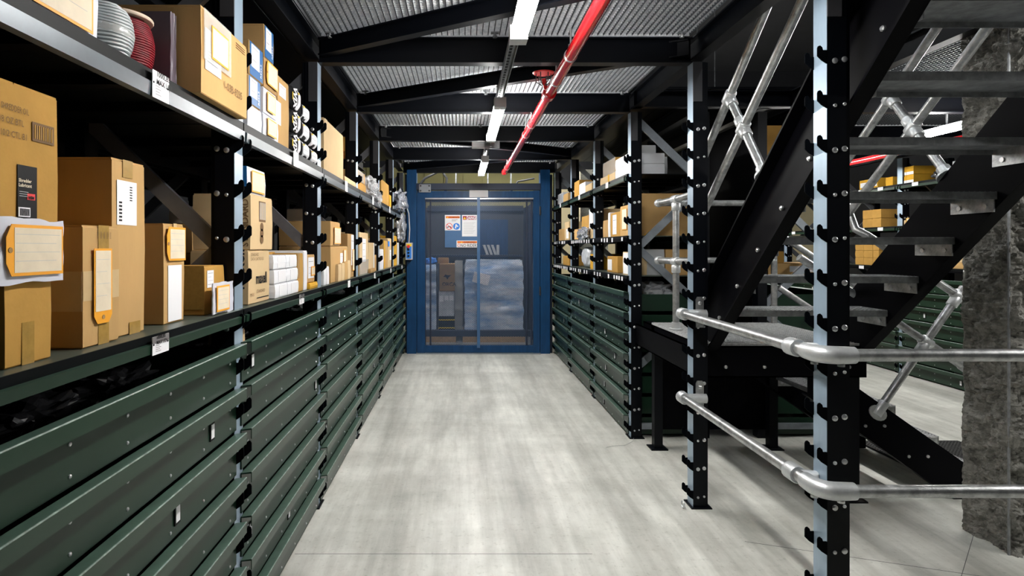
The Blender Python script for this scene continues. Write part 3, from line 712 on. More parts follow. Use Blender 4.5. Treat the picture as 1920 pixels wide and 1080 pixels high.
def htag(parent, s, x, yc, zc, w_, h_, up='z', eye='near'):
    """orange bordered tag with clipped corners, cream form and eyelet; w_ along y, h_ along z"""
    c = .018
    if eye == 'near': pl = [(-w_/2+c*.7, -h_/2), (w_/2, -h_/2), (w_/2, h_/2), (-w_/2+c*.7, h_/2), (-w_/2, h_/2-c*1.3), (-w_/2, -h_/2+c*1.3)]; ex, ez = -w_/2+.009, 0; pr = (-w_/2+.019, w_/2-.005, -h_/2+.006, h_/2-.006)
    elif eye == 'bottom': pl = [(-w_/2+c*.7, -h_/2), (w_/2-c*.7, -h_/2), (w_/2, -h_/2+c), (w_/2, h_/2), (-w_/2, h_/2), (-w_/2, -h_/2+c)]; ex, ez = 0, -h_/2+.014; pr = (-w_/2+.005, w_/2-.005, -h_/2+.028, h_/2-.005)
    else: pl = [(-w_/2, -h_/2), (w_/2, -h_/2), (w_/2, h_/2), (-w_/2, h_/2)]; ex = None; pr = (-w_/2+.006, w_/2-.006, -h_/2+.006, h_/2-.006)
    t = part('tag', MB().prism(pl, (x+s*.003, yc, zc), (0,1,0), (0,0,1), (s*.001, 0, 0)), 'orange', parent, (x, yc, zc))
    part('tag_form', MB().box(min(x+s*.004, x+s*.0046), max(x+s*.004, x+s*.0046), yc+pr[0], yc+pr[1], zc+pr[2], zc+pr[3]), 'cream', t, (x, yc, zc))
    for k in range(4):
        zz = zc+pr[3]-(pr[3]-pr[2])*(.15+.2*k)
        part('form_line', MB().box(min(x+s*.0046, x+s*.0049), max(x+s*.0046, x+s*.0049), yc+pr[0]+.004, yc+pr[1]-.006-.01*(k % 2), zz, zz+.0008), 'cardG', t, (x, yc, zz))
    if ex is not None: part('eyelet', MB().lathe([(.005, 0), (.005, s*.0012), (.002, s*.0012)], (x+s*.004, yc+ex, zc+ez), 'x', 12), 'cardD', t, (x, yc+ex, zc+ez))
    return t
def pouch(label, s, x, y0, y1, z0, z1, m='pouch', name='plastic_pouch', seed=0, th=.004, tagged=None):
    """thin rippled document pouch hanging in front of what is behind it"""
    mb = MB(); n, k = 10, 10; V = []
    for j in range(k+1):
        for i in range(n+1):
            a, b = i/n, j/k; d = .004*noise.noise(Vector((a*4+seed, b*4, seed)))
            e = .006*noise.noise(Vector((a*3, b*3+seed, 7)))
            V.append((x+s*(d+.004), y0+(y1-y0)*a+e*(b in (0, 1)), z0+(z1-z0)*b+e))
    F = []
    for j in range(k):
        for i in range(n): q = j*(n+1)+i; F.append((q, q+1, q+n+2, q+n+1))
    N = len(V); V2 = [(p[0]-s*th, p[1], p[2]) for p in V]; F2 = [tuple(t+N for t in reversed(f)) for f in F]
    rim = [i for i in range(n+1)]+[j*(n+1)+n for j in range(1, k+1)]+[k*(n+1)+i for i in range(n-1, -1, -1)]+[j*(n+1) for j in range(k-1, 0, -1)]
    F3 = [(rim[i], rim[(i+1) % len(rim)], rim[(i+1) % len(rim)]+N, rim[i]+N) for i in range(len(rim))]
    mb.add(V+V2, F+F2+F3)
    r = empty(name, (x, (y0+y1)/2, z0), label, 'pouch'); part('sleeve', mb, m, r, (x, (y0+y1)/2, z0), True)
    if tagged: htag(r, s, x+s*.006, *tagged)
    return r
ZL, ZU = 1.2305, 1.9025
def LY(p, x=-.82): return x*1120/(p-865)
def LZt(p, y): return H-(p-465)*y/1120

# --- left lower shelf, nearest bay
b = carton('narrow yellowish carton at the far left standing under the white pouch', 1, -.822, 1.075, 1.195, ZL, 1.42, .3, 'cardB'); on(b, 'packing_tape', .33, .6, 0, .42, 'tape')
b = carton('tall carton with black product sticker at the far left of the lower shelf', 1, -.82, .98, 1.212, 1.4205, 1.755, .32, 'cardB'); b.y0 = .96
for k, t in enumerate(('PAPER SHREDDER OIL', '12/8 OZ BTL', '4010/2 CTL B1')):
    text('printed_text', t, (-.8178, 1.03 if k == 0 else 1.045, 1.700-.024*k), (0,1,0), (0,0,1), .0165, 'inkbrown', b.r, squeeze=.62 if k == 0 else .8)
on(b, 'barcode_frame', .71, .95, .70, .81, 'inkbrown', 0)
for k in range(9): on(b, 'barcode_bar', .73+.023*k, .742+.023*k, .715, .795, 'cardD' if k % 2 else 'cardB', 1)
st_ = on(b, 'sticker', .555, .755, .25, .55, 'ink', 1)
text('sticker_text', 'Shredder\nLubricant', (-.8165, 1.102, 1.573), (0,1,0), (0,0,1), .0088, 'cream', st_, .0002)
on(b, 'sticker_line', .57, .66, 0.400, 0.403, 'cardG', 2, st_); on(b, 'sticker_line', .57, .66, 0.388, 0.391, 'cardG', 2, st_); on(b, 'sticker_line', .57, .66, 0.376, 0.379, 'cardG', 2, st_)
on(b, 'sticker_logo', .65, .73, .36, .395, 'redprint', 2, st_); text('sticker_text', 'HSM', (-.8155, 1.126, 1.5425), (0,1,0), (0,0,1), .0075, 'ink', st_, .0004)
on(b, 'sticker_barcode', .56, .68, .262, .315, 'paper', 2, st_)
for k in range(8): on(b, 'barcode_bar', .575+.0125*k, .58+.0125*k, .268, .308, 'ink', 3, st_)
pouch('clear pouch with a large orange-edged tag between the two cartons at far left', 1, -.812, 1.035, 1.212, 1.385, 1.505, seed=1, tagged=(1.128, 1.446, .15, .094))
b = carton('brown carton with long orange-edged tag hanging on its face', 1, -.823, 1.297, 1.432, ZL, 1.502, .2)
tape(b, .55, .3, 'tape'); on(b, 'wide_tape', 0, 1, .38, .62, 'tapeL', 0); on(b, 'wide_tape', 0, .2, .30, .62, 'tapeL', 0, None, 'near')
htag(b.r, 1, -.82, 1.362, 1.364, .068, .17, eye='bottom')
for k in range(5): text('printed_text', 'IIIIIIII', (-.8198, 1.345+.012*k, 1.487), (0,0,-1), (0,1,0), .008, 'inkbrown', b.r)
part('printed_ring', MB().lathe([(.032, 0), (.032, -.0008), (.027, -.0008), (.027, 0)], (-.93, 1.2945, 1.43), 'y', 24), 'inkbrown', b.r, (-.93, 1.29, 1.43))
part('printed_emblem', MB().lathe([(.018, 0), (.018, -.0008), (.013, -.0008)], (-.93, 1.2945, 1.43), 'y', 24), 'inkbrown', b.r, (-.93, 1.29, 1.43))
b = carton('tall brown carton with white barcode label, behind the long-tagged one', 1, -.842, 1.438, 1.585, ZL, 1.67, .3)
lb = on(b, 'shipping_label', .12, .72, .63, .88, 'paper', 1); 
for k in range(6): on(b, 'barcode_bar', .18, .26, .65+.02*k, .66+.02*k, 'ink', 2, lb); on(b, 'barcode_bar', .5, .57, .77+.015*k, .776+.015*k, 'ink', 2, lb)
on(b, 'packing_tape', .3, .6, .9, 1, 'tape'); on(b, 'packing_tape', .5, .85, 0, .07, 'tape')
b = carton('slim carton with orange-edged tag on top and blank white sheet below', 1, -.848, 1.70, 1.822, ZL, 1.522, .16)
htag(b.r, 1, -.845, 1.765, 1.462, .115, .098); on(b, 'blank_sheet', .18, .86, .02, .58, 'paper', 1); on(b, 'packing_tape', .45, .62, .9, 1, 'tapeL')
b = carton('small tape-wrapped carton beside the first left post', 1, -.835, 1.94, 2.10, ZL, 1.392, .2, 'cardB')
on(b, 'packing_tape', 0, .19, .12, 1, 'tape', 0, None, 'near'); lab(b, .1, .42, .55, .9, lines=4)
pouch('white pouch with an orange-edged tag leaning on the small carton beside the first left post', 1, -.806, 1.93, 2.10, ZL+.003, 1.335, seed=4, tagged=(2.0, 1.283, .105, .085, 'z', 'none'))
b = carton('shadowed beige carton at the back of the lower shelf near the first left post', 1, -1.12, 1.95, 2.08, ZL, 1.63, .2, 'cardC')
# --- left lower shelf, second bay
b = carton('lower of two beige cartons, printed with a maxell name', 1, -.818, 2.292, 2.54, ZL, 1.442, .22, 'cardC')
text('printed_text', 'maxell', (-.8155, 2.372, 1.308), (0,1,0), (0,0,1), .062, 'ink', b.r, .0016, squeeze=.82)
text('printed_text', 'STANDARD\nDATA CARTRIDGES', (-.8155, 2.315, 1.418), (0,1,0), (0,0,1), .017, 'inkbrown', b.r)
text('printed_text', 'STANDARD', (-.8155, 2.38, 1.27), (0,1,0), (0,0,1), .019, 'inkbrown', b.r); on(b, 'printed_rule', .38, .95, .085, .1, 'ink'); text('printed_text', 'MAX', (-.8155, 2.31, 1.26), (0,1,0), (0,0,1), .02, 'inkbrown', b.r)
text('printed_text', 'maxell', (-.832, 2.289, 1.29), (0,0,1), (-1,0,0), .06, 'ink', b.r, .001)
b = carton('upper of two beige cartons with a printed barcode, on the maxell one', 1, -.812, 2.30, 2.56, 1.4425, 1.66, .22, 'cardC')
on(b, 'barcode_frame', .36, .66, .52, .9, 'inkbrown')
for k in range(7): on(b, 'barcode_bar', .385+.038*k, .41+.038*k, .56, .88, 'cardC' if k % 2 else 'cardG', 1)
for k in range(3): part('printed_mark', MB().lathe([(.018, 0), (.018, .0008), (.012, .0008)], (-.8098, 2.425, 1.535-.025*k), 'x', 16), 'inkbrown', b.r, (-.81, 2.425, 1.53))
text('printed_text', 'STANDARD', (-.82, 2.297, 1.455), (0,0,1), (-1,0,0), .035, 'inkbrown', b.r, .0006)
b = carton('white pouch-wrapped parcel with orange dashed form on top of the beige cartons', 1, -.822, 2.29, 2.50, 1.6605, 1.765, .1, 'pouch', 'wrapped_parcel', 'parcel')
htag(b.r, 1, -.819, 2.40, 1.712, .15, .085, eye='none'); on(b, 'blue_panel', 0, .09, 0, 1, 'labelblue', 0, None, 'near')
for r_ in range(3):
    for c_ in range(2):
        q = [('bottom', 'middle', 'top')[r_], ('near', 'far')[c_]]
        b = carton('small white box, %s row %s end of the white stack on the left lower shelf' % tuple(q), 1, -.80-.004*r_, 2.565+.185*c_, 2.565+.185*c_+.18, ZL+.063*r_+.0005, ZL+.063*r_+.062, .12, 'white', 'small_box', 'box', 'white boxes on the left lower shelf')
        on(b, 'paper_label', .3, .9, .1, .9, 'paper', 0)
carton('low wide brown carton behind the stack of small white boxes', 1, -.935, 2.57, 3.0, ZL, 1.432, .25, 'cardB')
b = carton('brown padded parcel right of the small white boxes', 1, -.812, 2.955, 3.06, ZL, 1.425, .3, 'cardB', 'parcel', 'parcel'); on(b, 'fold_flap', 0, .35, .35, 1, 'cardD')
carton('thin white padded mailer standing upright on the left lower shelf', 1, -.81, 3.07, 3.135, ZL, 1.437, .28, 'white', 'mailer', 'envelope')
b = carton('small carton with white label just before the second left post', 1, -.815, 3.15, 3.315, ZL+.035, 1.415, .2); lab(b, .1, .85, .15, .9, lines=3); htag(b.r, 1, -.812, 3.26, 1.325, .08, .05, eye='none')
carton('flat yellow padded envelope lying under the small labelled carton', 1, -.80, 3.15, 3.32, ZL, ZL+.034, .2, 'cardY', 'envelope', 'envelope')
b = carton('rear brown carton in shade beyond the grey brace', 1, -1.15, 2.95, 3.2, ZL, 1.60, .2, 'cardD')
b = carton('small pale green device box at the back of the left lower shelf', 1, -1.2, 2.70, 2.86, ZL+.33, 1.64, .12, 'cardG', 'device_box', 'box')
carton('tall shaded carton under the green device box, left lower shelf', 1, -1.2, 2.66, 2.88, ZL, ZL+.3295, .19, 'cardD')
# --- left lower shelf, third bay
for k in range(2): carton('%s of two thin white card boxes at the second left post' % ('nearer', 'further')[k], 1, -.80, 3.47+.075*k, 3.535+.075*k, ZL, 1.335+.006*k, .15, 'white', 'card_box', 'box')
b = carton('large lower carton in the third left bay with two small labels', 1, -.815, 3.72, 4.27, ZL, 1.462, .32); lab(b, .52, .68, .45, .8, lines=2); htag(b.r, 1, -.812, 4.15, 1.39, .09, .1, eye='none')
b = carton('upper carton with tagged white sheet in the third left bay', 1, -.815, 3.722, 4.0, 1.4625, 1.62, .32); htag(b.r, 1, -.81, 3.9, 1.53, .2, .11, eye='none'); on(b, 'blank_sheet', .32, .95, .05, .7, 'paper', 2)
for k in range(4): carton(('first', 'second', 'third', 'fourth')[k]+' of four thin cartons standing before the large carton in the third left bay', 1, -.795, 3.86+.107*k, 3.96+.107*k, ZL, 1.345+.006*k, .018, ('cardC', 'cardC', 'cardA', 'cardC')[k], 'thin_carton')
b = carton('dark brown carton with hanging white papers before the third left post', 1, -.82, 4.30, 4.545, ZL, 1.555, .32, 'cardD'); lab(b, .55, .98, .28, .98, lines=3); htag(b.r, 1, -.816, 4.5, 1.36, .07, .16, eye='none')
for k in range(2): carton(('lower', 'upper')[k]+' of two grey boxes at the back of the third left bay', 1, -1.08, 4.25, 4.5, ZL+.25*k+.0005*k, ZL+.25*k+.2495, .16, 'cardG')
# --- left lower shelf, fourth to sixth bays
b = carton('carton with draped white papers in the fourth left bay', 1, -.82, 4.80, 5.25, ZL, 1.58, .3, 'cardC'); lab(b, .3, .7, .3, .85, lines=3); on(b, 'film_sheet', 0, 1, 0, .35, 'film', 3)
b = carton('smooth carton in the middle of the fourth left bay', 1, -.82, 5.27, 5.62, ZL, 1.50, .3, 'cardC'); on(b, 'white_edge', .85, 1, .05, .98, 'white', 0)
carton('low carton at the far end of the fourth left bay', 1, -.82, 5.64, 5.76, ZL, 1.385, .2, 'cardA')
carton('small crumpled brown parcel on the front edge of the fourth left bay', 1, -.79, 5.2, 5.45, ZL, 1.27, .02, 'cardD', 'parcel', 'parcel')
b = carton('white wrapped bundle at the start of the fifth left bay', 1, -.82, 5.92, 6.28, ZL, 1.44, .22, 'white', 'wrapped_bundle', 'parcel'); lab(b, .1, .4, .3, .9, lines=2)
b = carton('carton with yellow edge in the fifth left bay', 1, -.82, 6.30, 6.62, ZL, 1.53, .3, 'cardA'); on(b, 'yellow_edge', 0, .35, 0, 1, 'cardY')
b = carton('carton with blue label and white form in the fifth left bay', 1, -.82, 6.64, 6.98, ZL, 1.56, .3, 'cardC'); on(b, 'blue_label', .05, .5, .72, .9, 'signblue', 1); lab(b, .5, .95, .25, .6, lines=2)
carton('upright yellow-brown board carton by the last left post', 1, -.815, 7.20, 7.55, ZL, 1.60, .3, 'cardY')
carton('thin white parcel at the far end of the left lower shelf', 1, -.82, 7.62, 7.86, ZL, 1.52, .2, 'white', 'parcel', 'parcel')

# --- left upper shelf
b = carton('plastic-wrapped parcel with orange-edged tag at the top left corner of the photo', 1, -.815, 1.07, 1.335, ZU, 2.09, .2, 'pouch', 'wrapped_parcel', 'parcel'); htag(b.r, 1, -.811, 1.205, 1.995, .21, .155, eye='none')
for k in range(5): on(b, 'film_fold', .2+.12*k, .25+.12*k, .1, .8, 'plastic', 4)
# spools of wire
def coil(c, r0, r1, h, turns, rw, m, name, parent):
    pts = []
    for i in range(turns*18+1):
        t = i/(turns*18); a = 2*PI*turns*t
        rr = r0+(r1-r0)*math.sin(PI*t)**.6; pts.append((c[0]+rr*math.cos(a), c[1]+rr*math.sin(a), c[2]+rw+(h-2*rw)*t+.0012*math.sin(a*3.1)))
    return part(name, MB().tube(pts, rw, 6), m, parent, c, True)
sp1 = empty('wire_spool', (-.905, 1.585, ZU), 'red wire spool with cream flange on the left upper shelf', 'spool')
for z in (ZU, ZU+.15): part('flange', MB().lathe([(.078, 0), (.08, .003), (.08, .006), (.078, .009)], (-.905, 1.585, z), n=32), 'cream_plastic', sp1, (-.905, 1.585, z), True)
part('core', MB().lathe([(.05, .009), (.05, .15)], (-.905, 1.585, ZU)), 'wirered', sp1, (-.905, 1.585, ZU), True)
coil((-.905, 1.585, ZU+.009), .06, .080, .141, 22, .0036, 'wirered', 'red_wire', sp1)
sp2 = empty('wire_coil', (-.865, 1.43, ZU), 'grey cable coil wrapped in film on the left upper shelf', 'cable coil')
coil((-.865, 1.43, ZU), .048, .070, .125, 15, .0042, 'wiregrey', 'grey_cable', sp2)
part('coil_core', MB().lathe([(.043, .002), (.060, .06), (.043, .123)], (-.865, 1.43, ZU)), 'wiregrey', sp2, (-.865, 1.43, ZU), True)
part('film_band', MB().lathe([(.0725, .05), (.0745, .06), (.0725, .07)], (-.865, 1.43, ZU)), 'film', sp2, (-.865, 1.43, ZU), True)
b = carton('large brown carton with shipping papers overhanging the left upper shelf', 1, -.757, 1.737, 2.104, ZU, 2.158, .4)
on(b, 'shipping_sheet', .06, .38, .30, .78, 'paper', 1); pch = on(b, 'film_sleeve', .02, .58, .40, .98, 'film', 5); htag(b.r, 1, -.753, 1.86, 2.07, .13, .10, eye='none')
for k in range(4): on(b, 'print_line', .1, .3-.05*(k % 2), .40+.04*k, .408+.04*k, 'cardG', 2)
text('printed_text', '1-03B-9235', (-.7535, 1.895, 1.958), (0,1,0), (0,0,1), .036, 'inkbrown', b.r, squeeze=.95)
for k in range(3): on(b, 'printed_rule', .72, .95, .86+.03*k, .868+.03*k, 'inkbrown')
pouch('purplish plastic bag in shade beside the large overhanging carton', 1, -.827, 1.69, 1.725, ZU+.003, 2.12, 'purple', 'plastic_bag', 3, th=.085)
def colbox(i, lo, hi, y0, y1, z0, z1, kind, label):
    b = carton(label, 1, -.80, y0, y1, z0, z1, .25, 'cardD' if kind in ('blue', 'tagged') else 'pouch', 'labelled_box')
    if kind == 'blue':
        on(b, 'blue_label', .06, .97, .03, .97, 'labelblue'); lab(b, .15, .72, .28, .93, lines=5); text('printed_text', 'REELS', (-.795, y0+(y1-y0)*.83, z0+(z1-z0)*.12), (0,0,1), (0,-1,0), .022, 'paper', b.r)
    elif kind == 'tagged': htag(b.r, 1, -.796, (y0+y1)/2, (z0+z1)/2+.005, (y1-y0)*.85, (z1-z0)*.8)
    elif kind == 'pouch': htag(b.r, 1, -.796, (y0+y1)/2, (z0+z1)/2, (y1-y0)*.62, (z1-z0)*.75, eye='none')
    else: on(b, 'paper_label', .05, .95, .08, .95, 'paper', 0)
colbox(0, 0, 0, 2.235, 2.385, ZU, 1.995, 'white', 'white-faced box at the bottom of the blue-label stack')
colbox(0, 0, 0, 2.235, 2.375, 1.9955, 2.105, 'blue', 'middle blue-labelled box of the near column on the left upper shelf')
colbox(0, 0, 0, 2.245, 2.405, 2.1055, 2.238, 'blue', 'top blue-labelled box of the near column on the left upper shelf')
colbox(0, 0, 0, 2.41, 2.60, ZU, 1.998, 'pouch', 'bottom pouched box with orange form in the second column of the left upper shelf')
colbox(0, 0, 0, 2.41, 2.58, 1.9985, 2.105, 'pouch', 'third box up with an orange form under plastic, second column of the left upper shelf')
colbox(0, 0, 0, 2.42, 2.59, 2.1055, 2.225, 'tagged', 'box with orange-edged tag under the topmost blue-labelled box')
colbox(0, 0, 0, 2.42, 2.54, 2.2255, 2.36, 'blue', 'topmost blue-labelled box at the height of the ceiling beam')
b = carton('tall brown carton with two labels left of the black WIX packs', 1, -.81, 2.63, 2.80, ZU, 2.215, .3); lab(b, .1, .7, .72, .9, lines=3); on(b, 'paper_label', -.2, .25, .3, .62, 'paper', 1)
# black and white filter packs
def softpack(label, y0, y1, z0, z1, sign, xf=-.80, depth=.16):
    r = empty('filter_pack', (xf-depth/2, (y0+y1)/2, z0), label, 'pack', 'WIX packs on the left upper shelf')
    bm = bmesh.new(); bmesh.ops.create_cube(bm, size=1); bmesh.ops.subdivide_edges(bm, edges=bm.edges[:], cuts=5, use_grid_fill=True)
    for v in bm.verts:
        p = v.co*2; q = Vector([math.sin(t*PI/2)*.5+t*.5 for t in p]); L = (abs(p.x)**4+abs(p.y)**4+abs(p.z)**4)**.25
        q = p/max(L, 1e-6)*max(abs(p.x), abs(p.y), abs(p.z)); d = .05*noise.noise(p*2+Vector((y0*9, z0*9, 0)))
        q = q*(1+d); v.co = Vector((xf-depth/2+q.x*depth/2, (y0+y1)/2+q.y*(y1-y0)/2, (z0+z1)/2+q.z*(z1-z0)/2))
    mb = MB(); bm.verts.index_update(); mb.v = [tuple(v.co) for v in bm.verts]; mb.f = [tuple(v.index for v in f.verts) for f in bm.faces]; bm.free()
    part('pack_body', mb, 'ink', r, (xf-depth/2, (y0+y1)/2, z0), True)
    yc, zc, hy, hz = (y0+y1)/2, (z0+z1)/2, (y1-y0)/2, (z1-z0)/2
    if sign:
        text('pack_text', 'WIX', (xf+.001, y0+(y1-y0)*.14, zc+hz*.74), (0,0,-1), (0,1,0), hz*1.55, 'paper', r, .003, squeeze=.56)
        part('yellow_stripe', MB().box(xf-.001, xf+.001, y0+hy*.1, y0+hy*.2, zc-hz*.4, zc+hz*.2), 'signyellow', r, (xf, yc, zc))
    lb = MB(); n = 8; V = []
    for j in range(n+1):
        t = -1+2*j/n; zz = zc+hz*.86*t; bul = (1-abs(t)**4)**.25 if abs(t) < 1 else 0
        xx = xf+.003-depth/2*(1-max(.78, bul))
        V += [(xx, y0+hy*(1.25 if sign else .34), zz), (xx, y1-hy*.16, zz)]
    lb.add(V, [(2*j, 2*j+1, 2*j+3, 2*j+2) for j in range(n)]); V2 = [(p[0]-.004, p[1], p[2]) for p in V]; lb.add(V2, [(2*j, 2*j+2, 2*j+3, 2*j+1) for j in range(n)])
    part('pack_label', lb, 'white', r, (xf, yc, z0))
    part('print_stripe', MB().box(xf-.002, xf+.0035, yc+hy*(.35 if sign else -.5), yc+hy*.5, zc-hz*.05, zc), 'cardG', r, (xf, yc, zc))
    part('yellow_corner', MB().box(xf-.001, xf+.0045, y0+hy*(1.3 if sign else .4), y0+hy*(1.5 if sign else .65), zc+hz*.35, zc+hz*.5), 'signyellow', r, (xf, yc, zc))
    return r
cw = [(2.825, 2.975), (2.985, 3.145), (3.155, 3.32)]
hh = [[ZU, 2.012, 2.122, 2.238], [ZU, 2.0, 2.1, 2.19], [ZU, 1.99, 2.085]]
for ci, (a, c_) in enumerate(cw):
    for k in range(len(hh[ci])-1):
        softpack('black and white WIX filter pack, %s of the %s column from the left' % (('bottom', 'second from bottom', 'third from bottom')[k], ('first', 'second', 'third')[ci]), a, c_, hh[ci][k]+.0005, hh[ci][k+1], ci == 0)
b = carton('tall plain beige carton after the black WIX packs', 1, -.80, 3.47, 4.04, ZU, 2.21, .3, 'cardC'); on(b, 'packing_tape', .03, .15, .8, 1, 'tapeL')
carton('flat low carton before the third left post on the upper shelf', 1, -.80, 4.1, 4.52, ZU, 1.945, .25, 'cardC')
carton('lower of two brown cartons past the third left post on the upper shelf', 1, -.82, 4.72, 5.12, ZU, 1.985, .3, 'cardB')
b = carton('upper film-wrapped carton past the third left post on the upper shelf', 1, -.82, 4.72, 5.08, 1.9855, 2.075, .3, 'cardA'); on(b, 'film_sheet', .05, .8, .02, .98, 'film', 1)
def bag(label, c, sx, sy, sz, m, seed, name='plastic_bag'):
    o = part(name, crumple(c, sx, sy, sz, seed=seed, amp=.5, freq=2.9, sub=4), m, None, (c[0], c[1], c[2]-sz)); return tag(o, label, 'bag')
bag('large crumpled clear bag spilling over the left upper shelf edge', (-.87, 5.42, 1.995), .09, .22, .095, 'plastic', 3)
bag('whitish plastic bag hanging over the left upper shelf beam', (-.82, 5.68, 1.93), .05, .16, .09, 'plastic', 5)
b = carton('brown carton inside the clear bags on the left upper shelf', 1, -.86, 5.3, 5.72, ZU, 2.02, .2, 'cardA')
carton('tall brown carton near the far end of the left upper shelf', 1, -.82, 6.1, 6.75, ZU, 2.16, .3, 'cardB')
carton('small yellow carton at the far end of the left upper shelf', 1, -.82, 6.82, 6.975, ZU, 2.06, .3, 'cardY')
bag('crumpled silver bag at the far end of the left upper shelf', (-.80, 7.5, 2.03), .10, .30, .12, 'silver', 8)
bag('grey foil bag hanging below the far end of the left upper shelf', (-.80, 7.85, 1.72), .06, .13, .17, 'silver', 11)
carton('yellowish tube carton high in the third left bay', 1, -.95, 4.9, 5.3, ZU+.34, ZU+.46, .2, 'cardB')
carton('supporting dark carton stack behind the film-wrapped carton on the left upper shelf', 1, -1.13, 4.75, 5.4, ZU, ZU+.3395, .2, 'cardD')
# plastic bags glimpsed in the open top drawers
for k, (yy, ml) in enumerate(((1.15, 'bagdark'), (1.42, 'bagdark'), (1.72, 'bagdark'), (2.6, 'bagdark'), (3.75, 'white'), (5.0, 'plasticgrey'))):
    bag('crumpled plastic bag lying in the open top drawer, %s from the camera' % ('nearest', 'second', 'third', 'fourth', 'fifth', 'sixth')[k], (-1.0-.03*(k % 2), yy, 1.035), .09, .12, .055, ml, 20+k)
carton('small orange and white box corner poking out of the second top drawer', 1, -.83, 2.20, 2.29, 1.0, 1.145, .1, 'cardC')

# --- right rack
def RY(p, x=1.31): return x*1120/(p-865)
def rc(label, pa, pb, pt, z0, m='cardA', depth=.3, xf=1.31, **k):
    """near edge pb, far edge pa, as seen from the aisle; pt is the top at the near edge"""
    y0, y1 = RY(pb, xf), RY(pa, xf); return carton(label, -1, xf, y0, y1, z0, LZt(pt, y0), depth, m, **k)
ZR1, ZR2, ZR3 = 1.2365, 1.5455, 2.0225
for k in range(2):
    for j in range(2): carton('%s %s white box by the near post on the right upper shelf' % (('lower', 'upper')[k], ('near', 'far')[j]), -1, 1.305, 4.66+.2*j, 4.855+.2*j, ZR3+.085*k+.0005, ZR3+.085*k+.0845, .28, 'white', 'white_box', 'box', 'white boxes on the right upper shelf')
b = rc('film-wrapped brown carton on the right upper shelf', 1131, 1154, 294, ZR3, 'cardB', .3, 1.36); on(b, 'film_sheet', 0, 1, 0, 1, 'film', 1)
b = rc('low carton with yellow tape before the film-wrapped one on the right upper shelf', 1126, 1153, 322, ZR3, 'cardC', .045); on(b, 'yellow_tape', .35, .45, .2, 1, 'cardY', 1)
rc('narrow brown carton in the middle right bay, upper shelf', 1077, 1086, 337, ZR3, 'cardB')
b = rc('white-wrapped carton in the middle right bay, upper shelf', 1086.5, 1097.5, 340, ZR3, 'white', name='wrapped_parcel'); lab(b, .2, .7, .3, .8, lines=2)
rc('beige carton nearest the middle post on the right upper shelf', 1098, 1110, 342, ZR3, 'cardC')
rc('clear-wrapped parcel at the far end of the right upper shelf', 1046, 1056, 360, ZR3, 'plasticgrey', name='wrapped_parcel')
rc('brown carton at the far end of the right upper shelf', 1056.5, 1065, 361, ZR3, 'cardA')
# boxes seen through the near end frame
for k, (a, c_, z0, z1) in enumerate(((1.40, 1.50, ZR3, 2.10), (1.505, 1.62, ZR3, 2.17), (1.40, 1.48, 2.1005, 2.18), (1.42, 1.53, 2.1805, 2.26))):
    carton(('lower left', 'tall right', 'middle left', 'topmost')[k]+' grey box stacked behind the near end frame of the right upper shelf', -1, a, 4.70, 4.92, z0, z1, c_-a, 'cardG')
b = carton('big brown carton filling the end of the right middle shelf', -1, 1.42, 4.70, 5.1, ZR2, 1.88, .42, 'cardA'); on(b, 'yellow_corner', .02, .04, .0, .05, 'cardY', 0, None, 'near')
b = carton('tall carton with orange form at the near end of the right middle shelf', -1, 1.31, 4.66, 4.92, ZR2, 1.79, .1, 'cardA'); htag(b.r, -1, 1.307, 4.78, 1.68, .14, .17, eye='none')
rc('small carton with white label in the near right bay, middle shelf', 1131, 1140, 412, ZR2, 'cardA'); 
rc('thin white mailer between two cartons on the right middle shelf', 1140.5, 1144, 398, ZR2, 'white', name='mailer', cat='envelope')
b = rc('brown carton with white paper strip on the right middle shelf', 1145, 1163, 396, ZR2, 'cardB', .09); lab(b, .35, .75, .1, .9, lines=2)
carton('dark shadowed carton at the back of the near right bay, middle shelf', -1, 1.63, 5.15, 5.7, ZR2, 1.82, .25, 'cardD')
rc('small white-edged carton at the far side of the middle right bay, middle shelf', 1077, 1090, 428, ZR2, 'cardA')
rc('open brown carton in the middle right bay, middle shelf', 1091, 1104.5, 403, ZR2, 'cardB')
b = rc('tall white-sided carton by the middle post, right middle shelf', 1105, 1113, 391, ZR2, 'cardC'); on(b, 'white_side', .1, 1, .35, 1, 'white')
bag('crumpled silver foil pouch on the right middle shelf', (1.30, 6.25, ZR2+.055), .06, .2, .06, 'silver', 31)
rc('brown carton at the far end of the right middle shelf', 1048, 1058.5, 428, ZR2, 'cardA')
b = rc('taller carton with white label in the far right bay, middle shelf', 1059, 1067, 415, ZR2, 'cardC'); lab(b, .1, .6, .1, .6, lines=2)
carton('dark olive carton at the back of the far right bay, middle shelf', -1, 1.63, 7.2, 7.7, ZR2, 1.88, .24, 'cardD')
b = rc('square carton with blank white label on the right bottom shelf', 1139, 1158, 481, ZR1, 'cardB', .16, 1.33); on(b, 'blank_label', .52, .95, .12, .8, 'paper', 1)
b = rc('white-wrapped parcel by the near post on the right bottom shelf', 1168, 1179, 472, ZR1, 'cardC', .14); on(b, 'paper_label', .1, .9, .05, .95, 'paper')
o = part('wrapped_bundle', crumple((1.40, 6.42, ZR1+.115), .09, .2, .115, amp=.12, seed=41), 'plasticgrey', None, (1.40, 6.42, ZR1)); tag(o, 'round white plastic-wrapped bundle on the right bottom shelf', 'bundle')
rc('narrow orange-brown carton beside the round white bundle', 1107, 1113, 476, ZR1, 'cardY')
rc('small brown carton in the far right bay, bottom shelf', 1056, 1067.5, 480, ZR1, 'cardB')
